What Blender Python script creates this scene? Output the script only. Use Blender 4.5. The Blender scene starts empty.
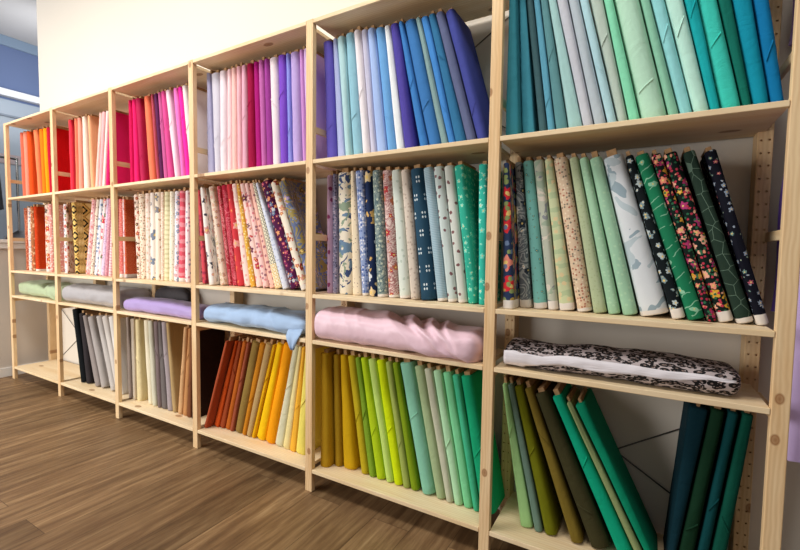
import bpy, math, random
from mathutils import Matrix, Vector, noise

S = bpy.context.scene
COL = S.collection

# ------------------------------------------------------------------ camera, world, lights, exposure
CAM_POS = [4.76375, -1.51109, 1.14741]
CAM_RIGHT = [0.86688, 0.498304, 0.014595]
CAM_FWD = [-0.496846, 0.865998, -0.056487]
CAM_UP = [-0.040787, 0.041716, 0.998297]
LENS = 19.2155
SHIFT = (-0.000453, 0.002625)
cam_data = bpy.data.cameras.new('camera')
cam_data.sensor_width = 36.0
cam_data.lens = LENS
cam_data.shift_x, cam_data.shift_y = SHIFT
cam_data.clip_start = 0.02
cam = bpy.data.objects.new('camera', cam_data)
COL.objects.link(cam)
r_, f_, u_ = CAM_RIGHT, CAM_FWD, CAM_UP
cam.matrix_world = Matrix(((r_[0], u_[0], -f_[0], CAM_POS[0]),
                           (r_[1], u_[1], -f_[1], CAM_POS[1]),
                           (r_[2], u_[2], -f_[2], CAM_POS[2]),
                           (0, 0, 0, 1)))
S.camera = cam

world = bpy.data.worlds.new('world')
S.world = world
world.use_nodes = True
bg = world.node_tree.nodes['Background']
bg.inputs[0].default_value = (1.0, 0.975, 0.95, 1)
bg.inputs[1].default_value = 0.17


def area(name, loc, target, size, size_y, power, col):
    l = bpy.data.lights.new(name, 'AREA')
    l.shape = 'RECTANGLE'
    l.size, l.size_y, l.energy, l.color = size, size_y, power, col
    o = bpy.data.objects.new(name, l)
    COL.objects.link(o)
    o.location = loc
    d = Vector(target) - Vector(loc)
    o.rotation_euler = d.to_track_quat('-Z', 'Y').to_euler()
    return o


WARM = (1.0, 0.97, 0.92)
area('ceiling_panel_light', (0.7, -1.4, 3.5), (0.7, -1.1, 0), 1.2, 0.6, 38, WARM)
area('ceiling_panel_light', (2.5, -1.2, 3.5), (2.5, -1.0, 0), 1.2, 0.6, 36, WARM)
area('ceiling_panel_light', (4.5, -0.95, 3.4), (4.5, -0.8, 0), 1.2, 0.6, 30, WARM)
area('shop_window_light', (0.4, -3.6, 1.5), (2.0, 0.0, 0.6), 3.0, 2.0, 172, (1.0, 0.98, 0.96))
area('next_room_light', (-1.2, 0.9, 3.0), (-1.9, 1.2, 3.6), 1.0, 0.8, 14, (0.95, 0.97, 1.0))
area('next_room_light', (-1.2, -1.2, 3.6), (-1.9, 0.9, 1.5), 1.0, 0.8, 22, (0.95, 0.97, 1.0))

S.view_settings.view_transform = 'Standard'
S.view_settings.look = 'None'
S.view_settings.exposure = 0.0
S.view_settings.gamma = 1.0
S.view_settings.use_curve_mapping = False

# ------------------------------------------------------------------ sizes of the shelving (metres)
PX = [-0.0077, 0.8471, 1.679, 2.5207, 3.3845, 4.2549, 5.0787]
PW = 0.041
TH = 0.0176
ZS = [2.1903, 1.5675, 0.949, 0.7341, 0.1112]
HP = 2.1926
DEPTH = 0.32          # shelf depth, front edge at Y = 0
WALL_Y = 0.345        # face of the back wall
RND = random.Random(11)


# ------------------------------------------------------------------ node helpers
def lin(h):
    h = h.lstrip('#')
    v = [int(h[i:i + 2], 16) / 255 for i in (0, 2, 4)]
    return tuple((c / 12.92 if c <= 0.04045 else ((c + 0.055) / 1.055) ** 2.4) for c in v) + (1.0,)


class NT:
    def __init__(self, name, rough=0.8):
        self.m = bpy.data.materials.new(name)
        self.m.use_nodes = True
        self.t = self.m.node_tree
        self.p = self.t.nodes['Principled BSDF']
        self.p.inputs['Roughness'].default_value = rough
        self.p.inputs['Specular IOR Level'].default_value = 0.3

    def n(self, kind, **kw):
        nd = self.t.nodes.new(kind)
        for k, v in kw.items():
            setattr(nd, k, v)
        return nd

    def link(self, a, b):
        self.t.links.new(a, b)

    def put(self, sock, v):
        if hasattr(v, 'is_linked') or isinstance(v, bpy.types.NodeSocket):
            self.link(v, sock)
        else:
            sock.default_value = v

    def math(self, op, a, b=0.0, c=0.0):
        nd = self.n('ShaderNodeMath', operation=op)
        self.put(nd.inputs[0], a)
        self.put(nd.inputs[1], b)
        self.put(nd.inputs[2], c)
        return nd.outputs[0]

    def vmath(self, op, a, b=(0, 0, 0)):
        nd = self.n('ShaderNodeVectorMath', operation=op)
        self.put(nd.inputs[0], a)
        self.put(nd.inputs[1], b)
        return nd.outputs[0]

    def mix(self, fac, a, b, mode='MIX'):
        nd = self.n('ShaderNodeMix', data_type='RGBA', blend_type=mode)
        self.put(nd.inputs[0], fac)
        self.put(nd.inputs[6], a)
        self.put(nd.inputs[7], b)
        return nd.outputs[2]

    def noise(self, vec, scale, detail=3.0, rough=0.5, dist=0.0):
        nd = self.n('ShaderNodeTexNoise')
        self.put(nd.inputs['Vector'], vec)
        nd.inputs['Scale'].default_value = scale
        nd.inputs['Detail'].default_value = detail
        nd.inputs['Roughness'].default_value = rough
        nd.inputs['Distortion'].default_value = dist
        return nd.outputs['Fac'], nd.outputs['Color']

    def ramp(self, fac, stops, interp='LINEAR'):
        nd = self.n('ShaderNodeValToRGB')
        nd.color_ramp.interpolation = interp
        e = nd.color_ramp.elements
        while len(e) < len(stops):
            e.new(0.5)
        for k, (p, c) in enumerate(stops):
            e[k].position = p
            e[k].color = c
        self.put(nd.inputs[0], fac)
        return nd.outputs[0]

    def bump(self, height, strength, dist):
        nd = self.n('ShaderNodeBump')
        nd.inputs['Strength'].default_value = strength
        nd.inputs['Distance'].default_value = dist
        self.put(nd.inputs['Height'], height)
        self.link(nd.outputs[0], self.p.inputs['Normal'])

    def sep(self, v):
        nd = self.n('ShaderNodeSeparateXYZ')
        self.put(nd.inputs[0], v)
        return nd.outputs

    def comb(self, x, y, z=0.0):
        nd = self.n('ShaderNodeCombineXYZ')
        self.put(nd.inputs[0], x)
        self.put(nd.inputs[1], y)
        self.put(nd.inputs[2], z)
        return nd.outputs[0]

    def base(self, v):
        self.put(self.p.inputs['Base Color'], v)


def paint(name, hx, rough=0.85, bump=0.0, vary=0.04):
    m = NT(name, rough)
    co = m.n('ShaderNodeTexCoord').outputs['Object']
    f, _ = m.noise(co, 3.0, 4.0)
    c = lin(hx)
    dark = tuple(x * (1 - vary * 2) for x in c[:3]) + (1,)
    m.base(m.mix(f, dark, c))
    if bump:
        b, _ = m.noise(co, 160.0, 2.0)
        m.bump(b, bump, 0.002)
    return m.m


def pine(name, axis, light='#ecd2a6', mid='#dfbc88', dark='#b98a55', ka=7.0, kb=9.0, pick_=0.45, knots=True):
    """solid pine: long grain along one axis, darker late wood lines, some knots"""
    m = NT(name, 0.55)
    co = m.n('ShaderNodeTexCoord').outputs['Object']
    rnd = m.n('ShaderNodeObjectInfo').outputs['Random']
    off = m.comb(m.math('MULTIPLY', rnd, 37.0), m.math('MULTIPLY', rnd, 71.0), m.math('MULTIPLY', rnd, 13.0))
    x, y, z = m.sep(m.vmath('ADD', co, off))
    if axis == 'Z':
        a, b, c = z, x, y
    elif axis == 'Y':
        a, b, c = y, x, z
    else:
        a, b, c = x, y, z
    v = m.comb(m.math('MULTIPLY', a, 1.0), m.math('MULTIPLY', b, 9.0), m.math('MULTIPLY', c, 9.0))
    f, _ = m.noise(v, 2.2, 5.0, 0.55, 0.6)
    wv = m.comb(m.math('MULTIPLY', a, 0.5), m.math('ADD', b, m.math('MULTIPLY', f, 0.02)), c)
    w = m.n('ShaderNodeTexWave', wave_type='BANDS', bands_direction='Y')
    m.link(wv, w.inputs['Vector'])
    w.inputs['Scale'].default_value = 26.0
    w.inputs['Distortion'].default_value = 5.0
    w.inputs['Detail'].default_value = 2.0
    w.inputs['Detail Scale'].default_value = 0.6
    col = m.ramp(f, [(0.25, lin(mid)), (0.6, lin(light))])
    col = m.mix(m.math('MULTIPLY', w.outputs['Fac'], 0.22), col, lin(dark))
    fine, _ = m.noise(m.comb(m.math('MULTIPLY', a, 3.0), m.math('MULTIPLY', b, 160.0), m.math('MULTIPLY', c, 160.0)), 1.0, 2.0)
    col = m.mix(m.math('MULTIPLY', fine, 0.12), col, lin(dark))
    if knots:
        kv = m.comb(m.math('MULTIPLY', a, ka), m.math('MULTIPLY', b, kb))
        vo = m.n('ShaderNodeTexVoronoi', voronoi_dimensions='2D')
        m.link(kv, vo.inputs['Vector'])
        vo.inputs['Scale'].default_value = 1.0
        pick = m.math('GREATER_THAN', m.sep(vo.outputs['Color'])[0], pick_)
        k = m.ramp(vo.outputs['Distance'], [(0.0, (1, 1, 1, 1)), (0.055, (0.75, 0.75, 0.75, 1)), (0.075, (1, 1, 1, 1)), (0.11, (0, 0, 0, 1))])
        col = m.mix(m.math('MULTIPLY', m.math('MULTIPLY', k, pick), 0.8), col, lin('#8a5428'))
    m.base(col)
    m.bump(fine, 0.12, 0.001)
    return m.m


SOLID = {}


def solid(hx):
    """plain quilting cotton"""
    if hx not in SOLID:
        m = NT('cotton_' + hx[1:], 0.82)
        uv = m.n('ShaderNodeUVMap', uv_map='UVMap').outputs[0]
        rnd = m.n('ShaderNodeObjectInfo').outputs['Random']
        v = m.vmath('ADD', uv, m.comb(m.math('MULTIPLY', rnd, 31.0), m.math('MULTIPLY', rnd, 57.0)))
        f, _ = m.noise(v, 60.0, 3.0)
        c = lin(hx)
        d = tuple(x * 0.93 for x in c[:3]) + (1,)
        m.base(m.mix(f, d, c))
        w, _ = m.noise(v, 18.0, 6.0, 0.62, 1.0)
        m.bump(w, 0.5, 0.008)
        m.p.inputs['Specular IOR Level'].default_value = 0.12
        SOLID[hx] = m.m
    return SOLID[hx]


def cells(m, v, scale, size, colors, petals, density, seed):
    """scattered spots or flowers: returns (mask, colour)"""
    k_ = 1.0 / scale
    sv = m.vmath('ADD', m.vmath('MULTIPLY', v, (k_, k_, 0)), (seed * 3.17, seed * 7.77, 0))
    _, wob = m.noise(sv, 2.2, 2.0)
    sv = m.vmath('ADD', sv, m.vmath('MULTIPLY', m.vmath('SUBTRACT', wob, (0.5, 0.5, 0.5)), (0.34, 0.34, 0)))
    vo = m.n('ShaderNodeTexVoronoi', voronoi_dimensions='2D')
    m.link(sv, vo.inputs['Vector'])
    vo.inputs['Scale'].default_value = 1.0
    vo.inputs['Randomness'].default_value = 0.85
    r, g, b = m.sep(vo.outputs['Color'])
    lim = size
    if petals:
        dx, dy, _ = m.sep(m.vmath('SUBTRACT', sv, vo.outputs['Position']))
        ang = m.math('ARCTAN2', dy, dx)
        k = m.math('COSINE', m.math('ADD', m.math('MULTIPLY', ang, float(petals)), m.math('MULTIPLY', b, 6.28)))
        lim = m.math('MULTIPLY', m.math('ADD', m.math('MULTIPLY', k, 0.18), 0.82), m.math('MULTIPLY', m.math('ADD', m.math('MULTIPLY', b, 0.5), 0.6), size))
    mask = m.math('MULTIPLY', m.math('LESS_THAN', vo.outputs['Distance'], lim), m.math('LESS_THAN', g, density))
    n = len(colors)
    col = m.ramp(r, [(i / n, lin(c)) for i, c in enumerate(colors)], 'CONSTANT') if n > 1 else lin(colors[0])
    if petals:
        centre = m.math('LESS_THAN', vo.outputs['Distance'], size * 0.22)
        col = m.mix(centre, col, lin('#e8c878'))
    return mask, col


PR = [0]


def print_mat(name, hx, layers, selvedge):
    """printed cotton: a ground colour with layers of motifs, white selvedge along the foot"""
    PR[0] += 1
    seed = PR[0] * 1.37
    m = NT(name, 0.8)
    uv = m.n('ShaderNodeUVMap', uv_map='UVMap').outputs[0]
    v = m.vmath('ADD', uv, (seed, seed * 2.3, 0))
    col = lin(hx)
    for i, L in enumerate(layers):
        k = L[0]
        s = seed + i * 5.1
        if k == 'd':
            mk, c = cells(m, v, L[1], L[2], L[3], 0, 0.8, s)
            col = m.mix(mk, col, c)
        elif k == 'f':
            # leaves first, then blossoms
            mk, c = cells(m, v, L[1] * 0.8, L[2] * 0.6, [L[3][-1], L[3][0]], 2, 0.55, s + 9)
            col = m.mix(mk, col, c)
            mk, c = cells(m, v, L[1], L[2], L[3], 5, 0.85, s)
            col = m.mix(mk, col, c)
        elif k == 'b':
            for j, h in enumerate(L[2]):
                f, _ = m.noise(m.vmath('ADD', v, (j * 4.4, s, 0)), 1.0 / L[1], 2.0, 0.5, 1.2)
                col = m.mix(m.math('GREATER_THAN', f, 0.6), col, lin(h))
        elif k == 'p':
            f, _ = m.noise(v, 0.5 / L[1], 2.0, 0.5, 1.5)
            q = m.math('FRACT', m.math('MULTIPLY', f, 9.0))
            col = m.mix(m.math('GREATER_THAN', q, 0.58), col, lin(L[2][0]))
        elif k == 's':
            _, y, _ = m.sep(v)
            f, _ = m.noise(v, 40.0, 2.0)
            q = m.math('FRACT', m.math('ADD', m.math('DIVIDE', y, L[1]), m.math('MULTIPLY', f, 0.5)))
            col = m.mix(m.math('GREATER_THAN', q, 0.6), col, lin(L[2][0]))
        elif k == 'l':
            x, y, _ = m.sep(v)
            f, _ = m.noise(v, 22.0, 2.0)
            q = m.math('FRACT', m.math('ADD', m.math('DIVIDE', m.math('ADD', y, m.math('MULTIPLY', x, 0.35)), 0.032), m.math('MULTIPLY', f, 1.3)))
            g, _ = m.noise(m.vmath('ADD', v, (3, 1, 0)), 26.0, 1.0)
            col = m.mix(m.math('MULTIPLY', m.math('LESS_THAN', q, 0.09), m.math('GREATER_THAN', g, 0.47)), col, lin(L[2][0]))
            mk, c = cells(m, v, L[1], 0.2, L[2], 2, 0.7, s)
            col = m.mix(mk, col, c)
        elif k == 'v':
            sv = m.vmath('MULTIPLY', v, (1 / L[1], 0.8 / L[1], 0))
            vo = m.n('ShaderNodeTexVoronoi', voronoi_dimensions='2D', feature='DISTANCE_TO_EDGE', distance='EUCLIDEAN') if False else m.n('ShaderNodeTexVoronoi', voronoi_dimensions='2D', feature='DISTANCE_TO_EDGE')
            m.link(sv, vo.inputs['Vector'])
            vo.inputs['Scale'].default_value = 1.3
            v1 = m.n('ShaderNodeTexVoronoi', voronoi_dimensions='2D')
            m.link(sv, v1.inputs['Vector'])
            v1.inputs['Scale'].default_value = 1.3
            col = m.mix(m.math('MULTIPLY', m.math('GREATER_THAN', m.sep(v1.outputs['Color'])[0], 0.86), 0.6), col, lin(L[2][0]))
            col = m.mix(m.math('LESS_THAN', vo.outputs['Distance'], 0.016), col, lin(L[2][0]))
        elif k == 't':
            # little white boxes and rows of dots in a drop repeat
            sv = m.vmath('MULTIPLY', v, (1 / (L[1] * 0.62), 1 / L[1], 0))
            x, y, _ = m.sep(sv)
            row = m.math('FLOOR', y)
            fx = m.math('SUBTRACT', m.math('FRACT', m.math('ADD', x, m.math('MULTIPLY', row, 0.37))), 0.5)
            fy = m.math('SUBTRACT', m.math('FRACT', y), 0.5)
            ax, ay = m.math('ABSOLUTE', fx), m.math('ABSOLUTE', fy)
            d = m.math('ADD', m.math('POWER', m.math('SUBTRACT', ax, 0.12), 2.0), m.math('POWER', m.math('SUBTRACT', ay, 0.12), 2.0))
            col = m.mix(m.math('LESS_THAN', d, 0.005), col, lin(L[2][0]))
        elif k == 'g':
            # woven-look geometric: stepped blocks, dark diamonds down the middle
            x, y, _ = m.sep(m.vmath('MULTIPLY', v, (1 / L[1], 1 / L[1], 0)))
            fx = m.math('ABSOLUTE', m.math('SUBTRACT', m.math('FRACT', x), 0.5))
            fy = m.math('ABSOLUTE', m.math('SUBTRACT', m.math('FRACT', y), 0.5))
            sm = m.math('ADD', m.math('SNAP', fx, 0.08), m.math('SNAP', fy, 0.08))
            col = m.mix(m.math('GREATER_THAN', sm, 0.62), col, lin(L[2][2]))
            col = m.mix(m.math('COMPARE', sm, 0.5, 0.05), col, lin(L[2][0]))
            col = m.mix(m.math('COMPARE', sm, 0.2, 0.06), col, lin(L[2][1]))
        elif k == 'g2':
            x, y, _ = m.sep(m.vmath('MULTIPLY', v, (1 / L[1], 1 / L[1], 0)))
            chk = m.math('COMPARE', m.math('ADD', m.math('ABSOLUTE', m.math('SUBTRACT', m.math('FRACT', x), 0.5)), m.math('ABSOLUTE', m.math('SUBTRACT', m.math('FRACT', y), 0.5))), 0.42, 0.09)
            col = m.mix(chk, col, lin(L[2][0]))
            _, yy, _ = m.sep(uv)
            col = m.mix(m.math('MULTIPLY', chk, m.math('LESS_THAN', yy, 0.13)), col, lin(L[2][1]))
    if selvedge:
        _, y, _ = m.sep(uv)
        f, _ = m.noise(uv, 30.0, 1.0)
        col = m.mix(m.math('LESS_THAN', m.math('ADD', y, m.math('MULTIPLY', f, 0.008)), selvedge), col, lin('#e4ddd6'))
    m.base(col)
    w, _ = m.noise(v, 16.0, 4.0, 0.55, 0.8)
    m.bump(w, 0.3, 0.005)
    m.p.inputs['Specular IOR Level'].default_value = 0.12
    return m.m


# ------------------------------------------------------------------ mesh helpers
def link_mesh(name, verts, faces, mat, parent=None, smooth=False, uvs=None):
    me = bpy.data.meshes.new(name)
    me.from_pydata(verts, [], faces)
    me.materials.append(mat)
    if smooth:
        me.polygons.foreach_set('use_smooth', [True] * len(me.polygons))
    if uvs is not None:
        ul = me.uv_layers.new(name='UVMap')
        idx = [0] * len(me.loops)
        me.loops.foreach_get('vertex_index', idx)
        flat = []
        for i in idx:
            flat += uvs[i]
        ul.data.foreach_set('uv', flat)
    me.update()
    o = bpy.data.objects.new(name, me)
    COL.objects.link(o)
    if parent:
        o.parent = parent
    return o


def box_geo(x0, x1, y0, y1, z0, z1, bev=0.0):
    """box with chamfered edges"""
    if bev <= 0:
        v = [(x, y, z) for x in (x0, x1) for y in (y0, y1) for z in (z0, z1)]
        f = [(0, 1, 3, 2), (4, 6, 7, 5), (0, 4, 5, 1), (2, 3, 7, 6), (0, 2, 6, 4), (1, 5, 7, 3)]
        return v, f
    import bmesh
    bm = bmesh.new()
    v, f = box_geo(x0, x1, y0, y1, z0, z1)
    bv = [bm.verts.new(p) for p in v]
    for q in f:
        bm.faces.new([bv[i] for i in q])
    bmesh.ops.bevel(bm, geom=list(bm.edges), offset=bev, segments=2, affect='EDGES', profile=0.5)
    bm.verts.index_update()
    v = [tuple(p.co) for p in bm.verts]
    f = [tuple(p.index for p in q.verts) for q in bm.faces]
    bm.free()
    return v, f


def join_geo(*gs):
    V, F = [], []
    for v, f in gs:
        o = len(V)
        V += v
        F += [tuple(i + o for i in q) for q in f]
    return V, F


def tube_geo(pts, r, seg=8, closed=False):
    pts = [Vector(p) for p in pts]
    V, F = [], []
    n = len(pts)
    up = Vector((0, 0, 1))
    for i, p in enumerate(pts):
        a = pts[i - 1] if (i or closed) else p
        b = pts[(i + 1) % n] if (i < n - 1 or closed) else p
        d = (b - a).normalized()
        s = d.cross(up)
        if s.length < 1e-3:
            s = d.cross(Vector((1, 0, 0)))
        s.normalize()
        t = d.cross(s).normalized()
        for k in range(seg):
            q = 2 * math.pi * k / seg
            V.append(tuple(p + r * (math.cos(q) * s + math.sin(q) * t)))
    m = n if closed else n - 1
    for i in range(m):
        for k in range(seg):
            A, B = i * seg, ((i + 1) % n) * seg
            F.append((A + k, A + (k + 1) % seg, B + (k + 1) % seg, B + k))
    if not closed:
        F.append(tuple(range(seg))[::-1])
        F.append(tuple(range((n - 1) * seg, n * seg)))
    return V, F


def tag(o, label, cat, group=None, kind=None):
    o['label'] = label
    o['category'] = cat
    if group:
        o['group'] = group
    if kind:
        o['kind'] = kind
    return o


def empty(name, loc):
    o = bpy.data.objects.new(name, None)
    o.empty_display_size = 0.05
    o.location = loc
    COL.objects.link(o)
    return o


def structure(name, geo, mat):
    o = link_mesh(name, geo[0], geo[1], mat)
    o['kind'] = 'structure'
    return o


# ------------------------------------------------------------------ the room
def floor_mat():
    m = NT('vinyl_planks', 0.42)
    co = m.n('ShaderNodeTexCoord').outputs['Object']
    x, y, z = m.sep(co)
    br = m.n('ShaderNodeTexBrick')
    br.offset = 0.37
    br.offset_frequency = 2
    m.link(m.comb(m.math('ADD', y, 20.3), m.math('ADD', x, 20.07)), br.inputs['Vector'])
    br.inputs['Color1'].default_value = (0, 0, 0, 1)
    br.inputs['Color2'].default_value = (1, 1, 1, 1)
    br.inputs['Mortar'].default_value = (0.5, 0.5, 0.5, 1)
    br.inputs['Scale'].default_value = 1.0
    br.inputs['Mortar Size'].default_value = 0.0012
    br.inputs['Brick Width'].default_value = 1.22
    br.inputs['Row Height'].default_value = 0.178
    per = m.sep(br.outputs['Color'])[0]
    shift = m.comb(m.math('MULTIPLY', per, 9.0), m.math('MULTIPLY', per, 23.0), 0.0)
    v = m.vmath('ADD', m.comb(m.math('MULTIPLY', x, 19.0), m.math('MULTIPLY', y, 1.5), 0.0), shift)
    f, _ = m.noise(v, 1.5, 9.0, 0.66, 0.25)
    g, _ = m.noise(m.vmath('ADD', m.comb(m.math('MULTIPLY', x, 110.0), m.math('MULTIPLY', y, 2.6), 0.0), shift), 1.0, 3.0, 0.6)
    col = m.ramp(f, [(0.28, lin('#5a442e')), (0.44, lin('#775c40')), (0.56, lin('#907453')), (0.74, lin('#b09570'))])
    col = m.mix(m.math('MULTIPLY', g, 0.4), col, lin('#5a4531'))
    tone = m.ramp(per, [(0.0, (0.7, 0.67, 0.63, 1)), (0.5, (0.94, 0.9, 0.85, 1)), (1.0, (1.16, 1.13, 1.08, 1))])
    col = m.mix(1.0, col, tone, 'MULTIPLY')
    col = m.mix(m.math('MULTIPLY', br.outputs['Fac'], 0.7), col, lin('#2c1d12'))
    m.base(col)
    m.bump(g, 0.15, 0.001)
    return m.m


M_FLOOR = floor_mat()
M_WALL = paint('warm_white_wall', '#e4dccf', 0.9, 0.08, 0.01)
M_SIDE = paint('pale_grey_wall', '#c9bfb4', 0.9, 0.08, 0.01)
M_TRIM = paint('white_trim', '#e8e4de', 0.5)
M_BLUE = paint('slate_blue_wall', '#65759a', 0.9)
M_BLUE_LIGHT = paint('light_slate_wall', '#7f92a8', 0.9)
M_BAND = paint('white_beam', '#dfe2e8', 0.8)
M_CEIL = paint('grey_ceiling_tile', '#b9b8b8', 0.95, 0.2)

structure('floor', box_geo(-4.2, 7.6, -5.0, 4.2, -0.08, 0.0), M_FLOOR)
structure('wall_back', box_geo(-0.24, 7.2, WALL_Y, WALL_Y + 0.12, 0.0, 3.9), M_WALL)
structure('wall_left', box_geo(-0.24, -0.12, -0.34, WALL_Y, 0.0, 1.185), M_SIDE)
structure('trim_1', box_geo(-0.275, -0.085, -0.36, WALL_Y, 1.185, 1.215, 0.004), M_TRIM)
structure('trim_2', box_geo(-0.12, -0.098, -0.34, WALL_Y, 1.135, 1.185, 0.003), M_TRIM)
structure('baseboard_left', join_geo(box_geo(-0.12, -0.106, -0.34, WALL_Y, 0.0, 0.082, 0.003)), M_TRIM)
structure('baseboard_back', box_geo(-0.12, 7.2, WALL_Y - 0.014, WALL_Y, 0.0, 0.082, 0.003), M_TRIM)
# the room seen through the opening on the left
structure('wall_far', box_geo(-2.42, -2.30, -2.0, 4.2, 0.0, 4.2), M_BLUE)
structure('trim_3', box_geo(-2.30, -2.26, -2.0, 4.2, 3.66, 3.78, 0.004), M_BLUE_LIGHT)
structure('trim_4', box_geo(-2.30, -2.21, -2.0, 4.2, 3.03, 3.115, 0.006), M_BAND)
structure('trim_5', box_geo(-2.30, -2.27, -2.0, 4.2, 2.2, 2.32, 0.006), paint('muted_band', '#b5a6a8', 0.8))
structure('ceiling', box_geo(-4.2, -0.24, -2.0, 4.2, 3.78, 3.86), M_CEIL)


def store_window():
    m = NT('pale_blue_glass', 0.25)
    m.base(lin('#a0acb9'))
    return m.m


M_PANE = store_window()
M_ALU = paint('aluminium', '#7f8a98', 0.4)
w = structure('window_1', box_geo(-2.30, -2.285, -1.6, 3.6, 1.2, 3.0), M_PANE)
g = [box_geo(-2.285, -2.262, y - 0.012, y + 0.012, 1.2, 3.0) for y in (-1.0, 0.1, 1.2, 2.3)]
g += [box_geo(-2.285, -2.262, -1.6, 3.6, z - 0.012, z + 0.012) for z in (1.21, 2.8)]
link_mesh('window_frame', *join_geo(*g), M_ALU, parent=w)

# ------------------------------------------------------------------ shelving unit
M_POST = pine('pine_post', 'Z', light='#f0d4a8', mid='#dfb682', dark='#b07f4c', ka=6.0, kb=9.0, pick_=0.4)
M_BOARD = pine('pine_board', 'X', light='#f3dfbb', mid='#e7ca9b', dark='#c29763', ka=3.2, kb=6.5, pick_=0.68)
M_RUNG = pine('pine_rung', 'Y', knots=False)
M_WIRE = NT('galvanised_wire', 0.4)
M_WIRE.base(lin('#6d6c6a'))
M_WIRE.p.inputs['Metallic'].default_value = 0.8
M_WIRE = M_WIRE.m

unit = empty('shelving_unit', (PX[0], 0, 0))
tag(unit, 'long open pine shelving unit of six bays filled with fabric bolts against the wall', 'shelving')


def place(o):
    o.parent = unit
    o.matrix_parent_inverse = Matrix.Translation((-PX[0], 0, 0))


def post_geo(depth, holes):
    """upright; the back ones have two columns of peg holes drilled in the front face"""
    gs = [box_geo(0, PW, 0, depth, 0, HP, 0.0025)]
    if not holes:
        return gs[0]
    V, F = [], []
    # keep front, back, top, bottom faces; drilled side faces
    b = 0.002
    ring = [(b, 0), (PW - b, 0), (PW, b), (PW, depth - b), (PW - b, depth), (b, depth), (0, depth - b), (0, b)]
    for z in (0.0, HP):
        V += [(x, y, z) for x, y in ring]
    for k in range(1, 8):
        F.append((k, (k + 1) % 8, 8 + (k + 1) % 8, 8 + k))
    F.append(tuple(range(8))[::-1])
    F.append(tuple(range(8, 16)))
    rows = int(HP / 0.04)
    ch = HP / rows
    cw = (PW - 2 * b) / 2
    for c in range(2):
        for r in range(rows):
            x0, z0 = b + c * cw, r * ch
            cx, cz = x0 + cw * (0.45 + 0.1 * c), z0 + ch / 2
            o = len(V)
            sq = [(x0, z0), (cx, z0), (x0 + cw, z0), (x0 + cw, cz), (x0 + cw, z0 + ch), (cx, z0 + ch), (x0, z0 + ch), (x0, cz)]
            V += [(p, 0.0, q) for p, q in sq]
            for rad, yy in ((0.0036, 0.0), (0.0036, 0.010)):
                for k in range(8):
                    a = math.pi * (1.25 + k * 0.25)
                    V.append((cx + rad * math.cos(a), yy, cz + rad * math.sin(a)))
            for k in range(8):
                k2 = (k + 1) % 8
                for p in (0, 8):
                    F.append((o + p + k, o + p + k2, o + p + 8 + k2, o + p + 8 + k))
            F.append(tuple(o + 16 + k for k in range(8)))
    return V, F


PD = 0.025            # front posts
BD, BY = 0.070, 0.262  # deeper back posts, drilled for the shelf pins
BACK_DX = {4: 0.004, 5: 0.004, 6: -0.021}
for depth, y, holes in ((PD, 0.0, False), (BD, BY, True)):
    proto = None
    for x in PX:
        if proto is None:
            proto = link_mesh('upright_post', *post_geo(depth, holes), M_POST)
            o = proto
        else:
            o = proto.copy()
            COL.objects.link(o)
        o.location = (x + (BACK_DX.get(PX.index(x), 0.0) if holes else 0.0), y, 0)
        place(o)
rung = None
for i, x in enumerate(PX):
    for z in (0.697, 1.215, 1.712):
        if rung is None:
            rung = link_mesh('frame_rung', *box_geo(-0.006, 0.006, PD - 0.002, BY + 0.002, -0.015, 0.015, 0.002), M_RUNG)
            o = rung
        else:
            o = rung.copy()
            COL.objects.link(o)
        o.location = (x + PW / 2, 0, z)
        place(o)
for b in range(6):
    x0, x1 = PX[b] + PW + 0.0008, PX[b + 1] - 0.0008
    for s, z in enumerate(ZS):
        o = link_mesh('shelf_board', *box_geo(0, x1 - x0, 0.0, DEPTH, -TH, 0, 0.002), M_BOARD)
        o.location = (x0, 0, z)
        place(o)
        # dark steel shelf pins under each end
for b, zc in ((0, 0.372), (5, 0.385), (4, 1.925), (2, 0.372)):
    xa, xb = PX[b] + PW, PX[b + 1]
    xm, hw = (xa + xb) / 2, (xb - xa) / 2 - 0.004
    hz = hw * 0.62
    y = BY + BD + 0.0065
    gs = []
    for sg in (1, -1):
        yy = y + 0.003 * sg
        gs.append(tube_geo([(xm - hw, yy, zc - sg * hz), (xm, yy, zc), (xm + hw, yy, zc + sg * hz)], 0.0026, 6))
    o = link_mesh('cross_brace', *join_geo(*gs), M_WIRE, smooth=True)
    o['label'] = 'thin steel wire cross brace'
    place(o)

# ------------------------------------------------------------------ fabric bolts
def core_mat():
    m = NT('cardboard', 0.9)
    co = m.n('ShaderNodeTexCoord').outputs['Object']
    f, _ = m.noise(co, 40.0, 4.0)
    m.base(m.ramp(f, [(0.3, lin('#94714c')), (0.7, lin('#b8936a'))]))
    return m.m


M_CORE = core_mat()


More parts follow.
